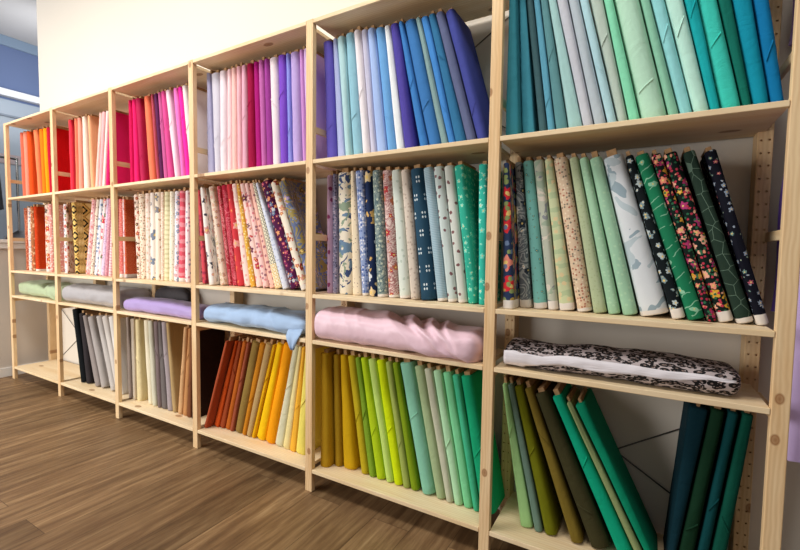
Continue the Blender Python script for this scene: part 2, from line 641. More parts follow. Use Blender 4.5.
def bolt_geo(tb, tt, L, depth, rng, flap):
    """folded cloth wrapped round a board: rounded front and back folds, slight bulges, tucked end corner"""
    prof = []          # (a in -1..1 half thickness, y, is_front)
    NC = 6
    r = min(tb, tt) * 0.44
    loop = []
    h = 1.0
    # half outline as unit thickness parameters: corners use radius r in y and fraction in x
    fr = r / (min(tb, tt) / 2)
    for k in range(NC + 1):             # front right corner, from side to front
        a = math.pi / 2 * k / NC
        loop.append((1 - fr + fr * math.cos(a), -depth / 2 + r - r * math.sin(a)))
    for k in range(NC + 1):             # front left
        a = math.pi / 2 * k / NC
        loop.append((-(1 - fr) - fr * math.sin(a), -depth / 2 + r - r * math.cos(a)))
    for t in (0.25, 0.5, 0.75):
        loop.append((-1, -depth / 2 + r + (depth - 2 * r) * t))
    for k in range(4):
        a = math.pi / 2 * k / 3
        loop.append((-(1 - fr) - fr * math.cos(a), depth / 2 - r + r * math.sin(a)))
    for k in range(4):
        a = math.pi / 2 * k / 3
        loop.append(((1 - fr) + fr * math.sin(a), depth / 2 - r + r * math.cos(a)))
    for t in (0.25, 0.5, 0.75):
        loop.append((1, depth / 2 - r - (depth - 2 * r) * t))
    n = len(loop)
    NZ = 16
    zs = [0.0, 0.004] + [0.004 + (L - 0.008) * k / NZ for k in range(1, NZ)] + [L - 0.004, L]
    sx, sy = rng.uniform(0, 50), rng.uniform(0, 50)
    V, F, U = [], [], []
    for iz, z in enumerate(zs):
        t = z / L
        hw = (tb + (tt - tb) * t) / 2
        ins = 0.0025 if iz in (0, len(zs) - 1) else 0.0
        per = 0.0
        px_, py_ = None, None
        for (a, y) in loop:
            x = a * hw
            ny = noise.noise((sx + z * 7.0, sy, a)) * 0.0022
            nx = noise.noise((sx + z * 6.0, sy + y * 9.0, 7.0 + a)) * 0.0012
            xx = x * (1 - ins / hw) + (nx if abs(a) < 0.99 else -abs(nx) * (1 if a > 0 else -1))
            yy = y + (ins if y < 0 else -ins) * 0.8 + (ny if y < -depth / 2 + r else 0)
            if px_ is not None:
                per += math.hypot(x - px_, y - py_)
            px_, py_ = x, y
            V.append((xx, yy, z))
            U.append((per, z))
    m = len(zs)
    for i in range(m - 1):
        for k in range(n):
            k2 = (k + 1) % n
            A, B = i * n, (i + 1) * n
            F.append((A + k2, A + k, B + k, B + k2))
    F.append(tuple(range(n)))
    F.append(tuple(range((m - 1) * n, m * n))[::-1])
    if flap:
        # the cloth's loose end folded to a diagonal edge across the front
        z0, dz, sgn = flap
        o = len(V)
        pts = loop[4:2 * NC - 1]
        for k, (a, y) in enumerate(pts):
            s = k / (len(pts) - 1)
            z = z0 + dz * (s if sgn > 0 else 1 - s)
            t = z / L
            hw = (tb + (tt - tb) * t) / 2
            w = 0.0045
            for q, (dzz, out) in enumerate(((-w, 0.0), (-w * 0.3, 0.0038), (w * 0.5, 0.0028), (w, 0.0))):
                nx, ny = a * 0.3, -1.0
                ln = math.hypot(nx, ny)
                out2 = out - 0.0006
                V.append((a * hw + nx / ln * out2, y + ny / ln * out2, z + dzz))
                U.append((s * 0.05, z))
        for k in range(len(pts) - 1):
            for q in range(3):
                A = o + k * 4 + q
                F.append((A, A + 4, A + 5, A + 1))
    return V, F, U


CELLS = [
(0, 0, 'oranges', [
  ('coral red', 'coral', '#d9694f', None, 0.1195, -0.0234, 0.044, 0.0456, 0.5543, 0.075),
  ('salmon pink', 'salmon', '#ee9178', None, 0.1741, -0.0184, 0.0493, 0.0488, 0.5517, 0.075),
  ('burnt orange', 'burnt orange', '#e2531c', None, 0.2492, -0.0294, 0.054, 0.0536, 0.5487, 0.075),
  ('light salmon orange', 'light salmon', '#f28558', None, 0.4133, -0.0896, 0.0477, 0.0533, 0.5452, 0.075),
  ('bright orange', 'bright orange', '#f47c14', None, 0.4917, -0.044, 0.0468, 0.0501, 0.5393, 0.075),
  ('amber yellow', 'amber', '#fb9d13', None, 0.5561, -0.0441, 0.046, 0.0492, 0.5367, 0.075),
  ('deep crimson', 'crimson', '#c01233', None, 0.6244, -0.0509, 0.0416, 0.0414, 0.5337, 0.075),
  ('bright red', 'bright red', '#d40a12', None, 0.6778, -0.0392, 0.0444, 0.0441, 0.5256, 0.075),
]),
(0, 1, 'corals', [
  ('rosy red', 'rosy red', '#e8364a', None, 0.965, -0.0129, 0.0392, 0.0403, 0.5445, 0.075),
  ('terracotta peach', 'terracotta', '#dd7a5c', None, 1.0485, 0.0046, 0.0351, 0.0347, 0.5414, 0.075),
  ('pale salmon', 'pale salmon', '#ef9c86', None, 1.0933, 0.0081, 0.0422, 0.0401, 0.5394, 0.075),
  ('ivory', 'ivory', '#f1dcca', None, 1.1781, -0.0151, 0.062, 0.045, 0.5366, 0.075),
  ('peach orange', 'peach', '#f3b184', None, 1.2676, -0.0476, 0.037, 0.0354, 0.535, 0.075),
  ('powder pink', 'powder pink', '#f3c6bb', None, 1.3199, 0.1629, 0.0387, 0.0345, 0.5356, 0.075),
  ('blush pink', 'blush', '#eeb2b4', None, 1.3796, 0.1497, 0.0353, 0.034, 0.5326, 0.075),
  ('warm white', 'warm white', '#f2e3da', None, 1.4273, 0.1496, 0.0321, 0.0283, 0.5312, 0.075),
  ('hot pink', 'hot pink', '#e2206e', None, 1.4756, 0.1382, 0.0369, 0.033, 0.5243, 0.075),
]),
(0, 2, 'hot pinks', [
  ('deep raspberry red', 'raspberry', '#cc0f52', None, 1.7921, -0.0091, 0.0358, 0.0307, 0.5534, 0.075),
  ('neon pink', 'neon pink', '#ea1f6a', None, 1.8395, -0.0245, 0.047, 0.0373, 0.5523, 0.075),
  ('dark rose', 'dark rose', '#b3234f', None, 1.9125, -0.0749, 0.0502, 0.0457, 0.5523, 0.075),
  ('orange coral', 'orange coral', '#ef7a58', None, 2.0136, -0.0883, 0.055, 0.0552, 0.5504, 0.075),
  ('brick pink', 'brick pink', '#b5495a', None, 2.0845, -0.0966, 0.0278, 0.0258, 0.5518, 0.075),
  ('dark plum', 'dark plum', '#5b2350', None, 2.1224, -0.101, 0.0306, 0.0319, 0.5509, 0.075),
  ('mauve pink', 'mauve pink', '#c25a92', None, 2.1639, -0.0993, 0.0374, 0.0355, 0.5498, 0.075),
  ('rose pink', 'rose pink', '#d84d90', None, 2.2135, -0.1135, 0.0448, 0.039, 0.5495, 0.075),
  ('pale pink white', 'pale pink', '#f3d7e2', None, 2.2783, -0.147, 0.0356, 0.0402, 0.551, 0.075),
  ('bright orchid', 'bright orchid', '#ec79c4', None, 2.3444, -0.1268, 0.0328, 0.0372, 0.5483, 0.075),
  ('hot magenta', 'hot magenta', '#f02fa6', None, 2.3869, -0.1255, 0.0399, 0.0327, 0.5477, 0.075),
  ('soft white', 'soft white', '#f0e4e0', None, 2.4362, -0.1383, 0.0428, 0.0397, 0.5473, 0.075),
]),
(0, 3, 'violets', [
  ('blue lavender', 'blue lavender', '#b7b5d8', None, 2.5988, -0.0184, 0.0528, 0.0226, 0.5731, 0.075),
  ('silver lavender', 'silver lavender', '#d3cfdc', None, 2.6537, -0.0276, 0.0464, 0.0682, 0.5637, 0.075),
  ('pinkish white', 'pinkish white', '#ecdde4', None, 2.7056, 0.0032, 0.0471, 0.0514, 0.5628, 0.075),
  ('light blush pink', 'light blush', '#f5d0d4', None, 2.7531, 0.0079, 0.038, 0.0357, 0.5629, 0.075),
  ('peachy pink', 'peachy pink', '#f2c3bc', None, 2.7964, 0.0012, 0.0389, 0.0367, 0.5618, 0.075),
  ('rose blush', 'rose blush', '#eab4bd', None, 2.8394, -0.0047, 0.031, 0.0298, 0.5615, 0.075),
  ('dusty mauve', 'dusty mauve', '#dfa9bb', None, 2.8776, -0.0035, 0.0391, 0.0386, 0.5598, 0.075),
  ('maroon', 'maroon', '#9a0c3e', None, 2.9309, -0.0154, 0.0565, 0.0453, 0.5581, 0.075),
  ('deep magenta', 'deep magenta', '#a81674', None, 2.9848, -0.0326, 0.0422, 0.0341, 0.5583, 0.075),
  ('orchid purple', 'orchid purple', '#c067ab', None, 3.0266, -0.0384, 0.0354, 0.0342, 0.5575, 0.075),
  ('purple magenta', 'purple magenta', '#9c3e94', None, 3.066, -0.041, 0.0373, 0.0344, 0.5566, 0.075),
  ('creamy pale pink', 'creamy pink', '#eadbe0', None, 3.1128, -0.0389, 0.0493, 0.0559, 0.5533, 0.075),
  ('rich violet', 'rich violet', '#7c4cc4', None, 3.1665, -0.0285, 0.052, 0.0518, 0.5521, 0.075),
  ('periwinkle', 'periwinkle', '#8d92e2', None, 3.208, -0.0312, 0.0228, 0.02, 0.5542, 0.075),
  ('lavender', 'lavender', '#b9a2da', None, 3.2526, -0.0367, 0.0604, 0.0575, 0.5495, 0.075),
  ('orchid pink', 'orchid pink', '#c98fd0', None, 3.3048, -0.043, 0.0257, 0.0242, 0.5518, 0.075),
  ('light lilac', 'light lilac', '#d7b6e4', None, 3.3349, -0.0464, 0.0266, 0.0262, 0.55, 0.075),
]),
(0, 4, 'blues', [
  ('violet blue', 'violet blue', '#6a5fc4', None, 3.4783, -0.0494, 0.0557, 0.0451, 0.5446, 0.059),
  ('light periwinkle', 'light periwinkle', '#b7c0ea', None, 3.5294, -0.0765, 0.0404, 0.0199, 0.5558, 0.075),
  ('pale aqua', 'pale aqua', '#b4d8dc', None, 3.5706, -0.0921, 0.0326, 0.0387, 0.557, 0.075),
  ('aqua blue', 'aqua blue', '#93c3d4', None, 3.6163, -0.0904, 0.0494, 0.0472, 0.5627, 0.075),
  ('pale pinkish white', 'pinkish white', '#ebe3e8', None, 3.6685, -0.1024, 0.0374, 0.0347, 0.5642, 0.075),
  ('lavender grey', 'lavender grey', '#c4c2d8', None, 3.7061, -0.1057, 0.031, 0.031, 0.5596, 0.075),
  ('pale periwinkle blue', 'pale periwinkle', '#a4bcea', None, 3.7496, -0.1194, 0.0495, 0.0355, 0.5553, 0.075),
  ('sky blue', 'sky blue', '#6ea6dc', None, 3.7986, -0.1335, 0.0417, 0.0416, 0.5504, 0.075),
  ('snow white', 'snow white', '#e9edf0', None, 3.8431, -0.1395, 0.0368, 0.0269, 0.5482, 0.075),
  ('indigo violet', 'indigo', '#4f459c', None, 3.8894, -0.1593, 0.0488, 0.038, 0.5467, 0.075),
  ('azure blue', 'azure', '#3f7dc0', None, 3.9578, -0.2234, 0.0344, 0.0201, 0.5536, 0.075),
  ('steel blue', 'steel blue', '#3e77b4', None, 4.0065, -0.2391, 0.0547, 0.0542, 0.5499, 0.075),
  ('sage grey', 'sage grey', '#83a0a0', None, 4.0518, -0.245, 0.0274, 0.0194, 0.5529, 0.075),
  ('cornflower blue', 'cornflower', '#4687cc', None, 4.0823, -0.2507, 0.026, 0.029, 0.5508, 0.075),
  ('teal blue', 'teal blue', '#33709a', None, 4.1206, -0.2606, 0.0422, 0.0279, 0.5514, 0.075),
  ('slate grey', 'slate grey', '#5f6688', None, 4.1643, -0.2777, 0.0364, 0.0329, 0.552, 0.075),
  ('navy violet', 'navy violet', '#434a94', None, 4.209, -0.2817, 0.0402, 0.0385, 0.5502, 0.075),
]),
(0, 5, 'teals', [
  ('steel teal', 'steel teal', '#3c8c9c', None, 4.3273, -0.0264, 0.0488, 0.02, 0.5452, 0.035),
  ('teal blue', 'teal blue', '#4c9fb4', None, 4.377, -0.0752, 0.0445, 0.0199, 0.5465, 0.075),
  ('charcoal teal', 'charcoal teal', '#46666c', None, 4.4301, -0.1299, 0.0265, 0.0198, 0.5496, 0.075),
  ('light steel blue', 'light steel blue', '#62a4bc', None, 4.4588, -0.1402, 0.0245, 0.0198, 0.5504, 0.075),
  ('grey teal', 'grey teal', '#5f8f94', None, 4.4943, -0.1625, 0.0377, 0.0197, 0.5523, 0.075),
  ('pale aqua green', 'aqua green', '#a5ccca', None, 4.5391, -0.2012, 0.044, 0.0196, 0.5562, 0.075),
  ('lilac grey', 'lilac grey', '#c1c3cc', None, 4.5807, -0.2228, 0.0316, 0.0319, 0.5588, 0.075),
  ('silver grey', 'silver grey', '#b1bcc4', None, 4.6177, -0.2274, 0.0347, 0.0293, 0.5594, 0.075),
  ('powder blue', 'powder blue', '#acd0d8', None, 4.6535, -0.2362, 0.0267, 0.0245, 0.5606, 0.075),
  ('stone grey green', 'stone grey', '#b4c4b8', None, 4.6847, -0.2276, 0.0283, 0.0381, 0.5594, 0.075),
  ('mint green', 'mint green', '#84d4ae', None, 4.7182, -0.2252, 0.0311, 0.0236, 0.5591, 0.075),
  ('pale sage green', 'pale sage', '#b3dac2', None, 4.7733, -0.2365, 0.0702, 0.0651, 0.5606, 0.075),
  ('soft sage green', 'soft sage', '#87bfa4', None, 4.8257, -0.2452, 0.0259, 0.0213, 0.5618, 0.075),
  ('light aqua', 'light aqua', '#8fd0d2', None, 4.858, -0.2457, 0.0308, 0.0349, 0.5619, 0.075),
  ('pale mint', 'pale mint', '#b9e4d6', None, 4.8961, -0.2366, 0.0374, 0.0434, 0.5606, 0.075),
  ('bright teal', 'bright teal', '#18a3a8', None, 4.9293, -0.2204, 0.0215, 0.0336, 0.5585, 0.075),
  ('turquoise', 'turquoise', '#3cc4b4', None, 4.9674, -0.2158, 0.0472, 0.0402, 0.5579, 0.075),
  ('bottle green', 'bottle green', '#0e6a5c', None, 5.0046, -0.2087, 0.0196, 0.0345, 0.5571, 0.075),
  ('blue teal', 'blue teal', '#0d8ca6', None, 5.036, -0.1874, 0.0362, 0.0447, 0.5547, 0.075),
  ('deep ocean blue', 'ocean blue', '#0a70a4', None, 5.0716, -0.1688, 0.028, 0.0351, 0.5529, 0.075),
]),
(1, 0, 'rust prints', [
  ('brown red print', 'brown red', '#a4482c', [('d', 0.012, 0.3, ['#d8a080'])], 0.1082, -0.0108, 0.0488, 0.05, 0.5376, 0.085),
  ('pale pink print', 'pale pink', '#ead0c4', [('d', 0.02, 0.3, ['#c87a6a', '#8a8f9c'])], 0.1606, 0.0158, 0.0499, 0.0511, 0.5386, 0.085),
  ('brown floral print', 'brown floral', '#a5673f', [('f', 0.03, 0.4, ['#e0c09a', '#c45030'])], 0.2227, 0.0135, 0.0467, 0.0425, 0.5412, 0.085),
  ('solid rust orange', 'rust orange', '#c23a10', [('d', 0.016, 0.16, ['#d9693a'])], 0.2902, -0.0115, 0.0459, 0.0457, 0.5431, 0.085),
  ('cream floral print', 'cream floral', '#ecd2c0', [('f', 0.05, 0.5, ['#c0392b', '#d98a78', '#5b4a48'])], 0.4892, 0.0121, 0.0543, 0.061, 0.5504, 0.085),
  ('salmon pink print', 'salmon pink', '#e79a90', [('d', 0.02, 0.3, ['#f3d8d0'])], 0.5626, 0.0051, 0.0425, 0.0422, 0.5515, 0.085),
  ('white floral print', 'white floral', '#e6dedc', [('f', 0.04, 0.42, ['#7b7fa0', '#6c8f70', '#c0505a'])], 0.8109, 0.0072, 0.0505, 0.0427, 0.5402, 0.085),
  ('brown rose print', 'brown rose', '#d8b7a6', [('f', 0.06, 0.5, ['#a8402f', '#c9806a', '#7c5a48'])], 0.8491, 0.0, 0.02, 0.02, 0.537, 0.085),
]),
(1, 1, 'pastel prints', [
  ('mustard geometric print', 'mustard geometric', '#e6c474', [('g', 0.1, ['#8a5f18', '#1d1b1e', '#f0dca0'])], 0.9728, -0.0562, 0.0439, 0.044, 0.5477, 0.085),
  ('pink floral print', 'pink floral', '#e9b4b4', [('f', 0.022, 0.42, ['#c45868', '#f4e0dc'])], 1.1441, 0.2145, 0.0582, 0.0445, 0.5595, 0.085),
  ('beige sprig print', 'beige sprig', '#ecd9c6', [('d', 0.02, 0.22, ['#8f6c55'])], 1.2076, 0.2122, 0.0371, 0.0273, 0.5596, 0.085),
  ('blue sprig white print', 'blue sprig', '#e2e4ea', [('d', 0.03, 0.3, ['#7f93b4'])], 1.2611, 0.1889, 0.0395, 0.0406, 0.5567, 0.085),
  ('rose bouquet print', 'rose bouquet', '#f1dedb', [('f', 0.05, 0.46, ['#c6324a', '#e0788a', '#7d8f74'])], 1.3096, 0.1905, 0.0444, 0.0399, 0.5568, 0.085),
  ('lilac print', 'lilac', '#ddc6da', [('d', 0.02, 0.25, ['#c5a0c4'])], 1.3587, 0.1847, 0.041, 0.0289, 0.5565, 0.085),
  ('dusty mauve print', 'dusty mauve', '#cf8f9f', [('d', 0.014, 0.25, ['#e6bfc6'])], 1.4125, 0.152, 0.0324, 0.03, 0.5516, 0.085),
  ('pale pink stripe print', 'pale stripe', '#f3d3d6', [('s', 0.02, ['#e6a9b2'])], 1.46, 0.1295, 0.0347, 0.031, 0.5481, 0.085),
  ('coral pink print', 'coral pink', '#dd6f66', [('d', 0.014, 0.28, ['#eda89c'])], 1.6084, 0.0312, 0.041, 0.0394, 0.5388, 0.085),
  ('pinkish white print', 'pinkish white', '#ecd8da', [('f', 0.05, 0.4, ['#c98a98', '#e8b7c0'])], 1.6561, 0.0035, 0.0238, 0.02, 0.5357, 0.085),
  ('rust red print', 'rust red', '#c4512f', [('d', 0.009, 0.28, ['#dd8a60'])], 1.681, 0.0, 0.02, 0.02, 0.5337, 0.085),
]),
(1, 2, 'cream prints', [
  ('red berry cream print', 'red berry', '#edd5c4', [('f', 0.034, 0.4, ['#b3392f', '#5a3a38'])], 1.8258, -0.036, 0.0428, 0.0475, 0.559, 0.085),
  ('ditsy cream print', 'ditsy cream', '#ead9c3', [('d', 0.016, 0.3, ['#b98a6a', '#8d7b64', '#cf9e80'])], 1.8789, -0.0201, 0.0537, 0.062, 0.5588, 0.085),
  ('pale rose beige print', 'rose beige', '#ecd8cb', [('f', 0.03, 0.34, ['#dcb3a4', '#c8b7a0'])], 1.9344, 0.0108, 0.0481, 0.0498, 0.5602, 0.085),
  ('navy motif white print', 'navy motif', '#efe4da', [('f', 0.09, 0.34, ['#7d889a', '#a88e90'])], 1.9877, 0.0198, 0.0494, 0.0488, 0.5609, 0.085),
  ('brown floral cream print', 'brown floral', '#f0e2cf', [('f', 0.08, 0.34, ['#a77a58', '#7f7f86'])], 2.0456, 0.0204, 0.0528, 0.0542, 0.5597, 0.085),
  ('pink beige print', 'pink beige', '#e5c8b4', [('d', 0.014, 0.3, ['#f3e6d8'])], 2.0926, 0.0232, 0.0281, 0.0298, 0.5589, 0.085),
  ('pale olive cream print', 'olive cream', '#e4dcb8', [('s', 0.03, ['#cfc79a'])], 2.1365, 0.0315, 0.0511, 0.0544, 0.5573, 0.085),
  ('plain cream print', 'plain cream', '#f1e8d3', [('d', 0.016, 0.22, ['#d2c4a4'])], 2.1882, 0.0393, 0.0397, 0.0451, 0.5562, 0.085),
  ('blue pink white print', 'blue pink', '#ebe6ea', [('f', 0.034, 0.4, ['#8a9cbc', '#d9a2b0'])], 2.2364, 0.0425, 0.0441, 0.0422, 0.555, 0.085),
  ('coral rose stripe print', 'rose stripe', '#dc5568', [('s', 0.05, ['#e8909a'])], 2.2907, 0.0381, 0.0542, 0.0493, 0.5534, 0.085),
  ('pale pink white print', 'pale pink', '#f3e2e4', [('d', 0.028, 0.24, ['#9aa0b0', '#d893a0'])], 2.3484, 0.0258, 0.0452, 0.0406, 0.552, 0.085),
  ('coral strip print', 'coral strip', '#d4505c', [('d', 0.03, 0.3, ['#a83050'])], 2.5146, -0.0807, 0.036, 0.0199, 0.5481, 0.085),
]),
(1, 3, 'red prints', [
  ('black motif white print', 'black motif', '#ece6df', [('f', 0.075, 0.4, ['#6b6d7c', '#3e4150', '#d99a92'])], 2.6554, -0.146, 0.0449, 0.0239, 0.5517, 0.029),
  ('beige rose print', 'beige rose', '#e7d4c0', [('f', 0.03, 0.4, ['#d8a89a', '#c9b596', '#b98a7c'])], 2.7051, -0.1683, 0.0474, 0.0412, 0.5609, 0.065),
  ('crimson paisley print', 'crimson paisley', '#b3283a', [('p', 0.03, ['#d98a8a'])], 2.743, -0.1651, 0.0215, 0.0292, 0.5672, 0.085),
  ('deep red lace print', 'deep red', '#b0253c', [('p', 0.04, ['#cf6a74'])], 2.7788, -0.1557, 0.0425, 0.0452, 0.5667, 0.085),
  ('coral red floral print', 'coral red', '#cf3c44', [('f', 0.07, 0.34, ['#e9a79c', '#e06a4a'])], 2.8271, -0.159, 0.0465, 0.0378, 0.5678, 0.085),
  ('pale blush print', 'pale blush', '#f0d6cd', [('d', 0.03, 0.24, ['#e2a89c'])], 2.8805, -0.1786, 0.0525, 0.0386, 0.5697, 0.085),
  ('mustard flecked print', 'mustard flecked', '#dba53c', [('d', 0.016, 0.3, ['#f1dca0'])], 2.9284, -0.2037, 0.0357, 0.0196, 0.5708, 0.085),
  ('red rose pink print', 'red rose', '#f0cfc6', [('f', 0.055, 0.42, ['#c23a4c', '#6f3850', '#e58a8a'])], 2.9749, -0.2307, 0.0489, 0.0352, 0.5723, 0.085),
  ('pale sprig pink print', 'sprig pink', '#efc8c2', [('d', 0.024, 0.28, ['#9c6f7c', '#d9848c'])], 3.0246, -0.2534, 0.0418, 0.0303, 0.5734, 0.085),
  ('salmon dotted print', 'salmon dotted', '#f0bdae', [('d', 0.03, 0.24, ['#a86c74'])], 3.0704, -0.2737, 0.0407, 0.0282, 0.5746, 0.085),
  ('cream check yellow print', 'cream check', '#e9e0c6', [('g2', 0.02, ['#3c4046', '#d9a92a'])], 3.1209, -0.3122, 0.0502, 0.019, 0.5799, 0.085),
  ('pale blue print', 'pale blue', '#d7dcea', [('d', 0.02, 0.25, ['#b2bcd6'])], 3.1697, -0.3539, 0.0365, 0.0198, 0.5868, 0.085),
  ('purple floral print', 'purple floral', '#4d1740', [('f', 0.028, 0.44, ['#8e2a5e', '#c04a70', '#b9c4d0', '#6a7fa0', '#e0936a'])], 3.2307, -0.3711, 0.0719, 0.0707, 0.5872, 0.085),
  ('cream red flower print', 'cream red', '#ece1cf', [('f', 0.05, 0.4, ['#c66a55', '#a83a30', '#d99a84'])], 3.2965, -0.372, 0.0452, 0.044, 0.5855, 0.085),
  ('grey paisley floral print', 'grey paisley', '#5f6a8c', [('f', 0.07, 0.42, ['#8692b4', '#5a3f2c', '#b29ac4']), ('p', 0.06, ['#9a8a50'])], 3.3555, -0.3717, 0.0477, 0.0519, 0.5831, 0.085),
]),
(1, 4, 'blue prints', [
  ('lilac print', 'lilac', '#c7a4c4', [('d', 0.05, 0.2, ['#8e3a6a'])], 3.4534, -0.0055, 0.0322, 0.0305, 0.5604, 0.085),
  ('dark ditsy print', 'dark ditsy', '#8c87a4', [('d', 0.011, 0.32, ['#3c3a52', '#c9b9c9'])], 3.4857, -0.0127, 0.0265, 0.02, 0.564, 0.085),
  ('blue floral cream print', 'blue floral', '#e9dfcb', [('b', 0.06, ['#6f8aa4', '#40507a', '#8fa08a'])], 3.5427, -0.0241, 0.0815, 0.075, 0.5656, 0.085),
  ('cream dotted print', 'cream dotted', '#ead9bc', [('d', 0.022, 0.11, ['#a08672'])], 3.6135, -0.0554, 0.0485, 0.0217, 0.5699, 0.085),
  ('blue ditsy print', 'blue ditsy', '#8fa0c8', [('d', 0.012, 0.38, ['#4d62a0', '#e2e2ea'])], 3.6609, -0.0719, 0.0374, 0.0486, 0.5678, 0.085),
  ('navy daisy print', 'navy daisy', '#1d2c4e', [('f', 0.075, 0.34, ['#e0c89a', '#d8dce0', '#c8a060'])], 3.7027, -0.0624, 0.0395, 0.0395, 0.5642, 0.085),
  ('grey green paisley print', 'green paisley', '#8d9c98', [('p', 0.03, ['#5f7478']), ('d', 0.02, 0.25, ['#c4ccb8'])], 3.751, -0.0664, 0.0509, 0.0468, 0.5611, 0.085),
  ('pink paisley print', 'pink paisley', '#a97878', [('p', 0.024, ['#dcc4bc']), ('f', 0.06, 0.3, ['#b43a40', '#b5664a'])], 3.8067, -0.0779, 0.0499, 0.0457, 0.5581, 0.085),
  ('pale mint print', 'pale mint', '#d5ddd3', [('d', 0.03, 0.2, ['#bcc9bc'])], 3.865, -0.0961, 0.0542, 0.0448, 0.5557, 0.085),
  ('pinkish beige print', 'pinkish beige', '#d3c6b8', [('d', 0.02, 0.22, ['#b7a698'])], 3.9183, -0.1102, 0.0421, 0.0401, 0.5534, 0.085),
  ('dark teal motif print', 'teal motif', '#28495f', [('t', 0.075, ['#d4e0e4'])], 3.9772, -0.1197, 0.0675, 0.0592, 0.5528, 0.085),
  ('blue grey wave print', 'wave print', '#a7bfca', [('s', 0.007, ['#8fadbb'])], 4.0427, -0.1397, 0.0426, 0.0425, 0.5545, 0.085),
  ('pale aqua dotted print', 'aqua dotted', '#c6d3d0', [('d', 0.04, 0.16, ['#7d5a5e'])], 4.0892, -0.1397, 0.0407, 0.0426, 0.5541, 0.085),
  ('pale grey dotted print', 'grey dotted', '#cdd2ca', [('d', 0.04, 0.18, ['#7b5556'])], 4.1332, -0.1348, 0.0397, 0.0415, 0.5535, 0.085),
  ('sea green leaf print', 'sea green', '#35ad94', [('f', 0.03, 0.3, ['#6fd0b8', '#8fe0ca'])], 4.1765, -0.1304, 0.0379, 0.0421, 0.552, 0.085),
  ('turquoise leaf print', 'turquoise leaf', '#36b8a4', [('f', 0.034, 0.34, ['#7ddcc8', '#a4e8d8'])], 4.2164, -0.0213, 0.0349, 0.0384, 0.5448, 0.085),
]),
(1, 5, 'green prints', [
  ('red navy floral print', 'red navy', '#2c3a5a', [('f', 0.085, 0.46, ['#d5303a', '#e68a78', '#b89a50']), ('d', 0.03, 0.3, ['#8a9a60', '#6a7c9c'])], 4.3371, -0.046, 0.0413, 0.02, 0.5268, 0.021),
  ('grey vine floral print', 'grey vine', '#6c7378', [('p', 0.05, ['#a9adaa']), ('f', 0.06, 0.3, ['#e6e4de', '#2e3844'])], 4.3819, -0.0793, 0.042, 0.0263, 0.5398, 0.085),
  ('aqua sprig print', 'aqua sprig', '#79bab0', [('f', 0.03, 0.22, ['#4d8c88'])], 4.4364, -0.1157, 0.0464, 0.0358, 0.5418, 0.085),
  ('grey beige floral print', 'grey beige', '#bcc0ae', [('b', 0.06, ['#d9cfc0', '#8c8f94', '#9fb09a'])], 4.4822, -0.1291, 0.0348, 0.0346, 0.5426, 0.085),
  ('pale green yellow print', 'green yellow', '#c8cfa4', [('s', 0.05, ['#b4c49a']), ('d', 0.03, 0.25, ['#dcc89a'])], 4.5281, -0.1501, 0.0495, 0.0268, 0.5445, 0.085),
  ('beige ditsy floral print', 'beige ditsy', '#d9bfa2', [('d', 0.011, 0.3, ['#b0705c', '#7d7668', '#e5d5bb'])], 4.587, -0.1845, 0.0486, 0.0462, 0.5466, 0.085),
  ('sage olive print', 'sage olive', '#aebb96', [('d', 0.014, 0.2, ['#a3b18b'])], 4.6363, -0.1932, 0.042, 0.0281, 0.5446, 0.085),
  ('narrow mint print', 'narrow mint', '#9fc8a6', [('d', 0.018, 0.2, ['#acd0ae'])], 4.6803, -0.2154, 0.0371, 0.028, 0.5431, 0.085),
  ('wide mint green print', 'wide mint', '#9dc7a8', [('d', 0.02, 0.2, ['#abcfae'])], 4.7279, -0.2361, 0.0442, 0.0382, 0.5411, 0.085),
  ('white blue grey floral print', 'blue grey', '#d7dce0', [('b', 0.11, ['#95a8b2', '#b8c6cc'])], 4.7991, -0.2681, 0.0824, 0.0619, 0.5399, 0.085),
  ('black daisy print', 'black daisy', '#12191c', [('f', 0.03, 0.42, ['#b7c4c6', '#7f9498'])], 4.864, -0.2982, 0.0367, 0.0241, 0.5457, 0.085),
  ('emerald leaf stem print', 'emerald leaf', '#1e7a54', [('l', 0.06, ['#8cc4a4'])], 4.9097, -0.3152, 0.0446, 0.0393, 0.5475, 0.085),
  ('narrow black blossom print', 'narrow blossom', '#11201c', [('f', 0.031, 0.46, ['#e88a72', '#d8a03a', '#b03a6c', '#f0a890']), ('d', 0.013, 0.3, ['#2f6a4a', '#b0304a'])], 4.9487, -0.3162, 0.024, 0.028, 0.5477, 0.085),
  ('wide black blossom print', 'wide blossom', '#11201c', [('f', 0.033, 0.46, ['#ee9a80', '#e0a83a', '#b03a74', '#f4b49a']), ('d', 0.013, 0.3, ['#2f6a4a', '#c03a50'])], 4.9851, -0.3133, 0.0394, 0.0392, 0.5462, 0.085),
  ('dark green geometric print', 'green geometric', '#26382e', [('v', 0.042, ['#6c8474'])], 5.0303, -0.3046, 0.0411, 0.0303, 0.5438, 0.085),
  ('navy sprig floral print', 'navy sprig', '#11121e', [('f', 0.03, 0.26, ['#8d9cb0', '#b05a6c', '#6c8a84'])], 5.0699, -0.2814, 0.029, 0.0294, 0.5387, 0.085),
]),
(2, 1, 'greys', [
  ('black', 'black', '#0d1114', None, 1.0384, -0.1931, 0.0581, 0.0608, 0.5692, 0.08),
  ('charcoal grey', 'charcoal', '#332e30', None, 1.1005, -0.167, 0.0581, 0.0555, 0.5398, 0.088),
  ('warm mauve grey', 'mauve grey', '#948a86', None, 1.2472, -0.3198, 0.0552, 0.0436, 0.544, 0.088),
  ('mid grey', 'mid grey', '#aaa39f', None, 1.3245, -0.3324, 0.0586, 0.0586, 0.5419, 0.088),
  ('light grey', 'light grey', '#beb8b3', None, 1.4537, -0.3411, 0.0584, 0.0584, 0.5588, 0.088),
  ('pearl grey', 'pearl grey', '#d0c9c2', None, 1.5321, -0.3019, 0.0482, 0.0592, 0.5634, 0.088),
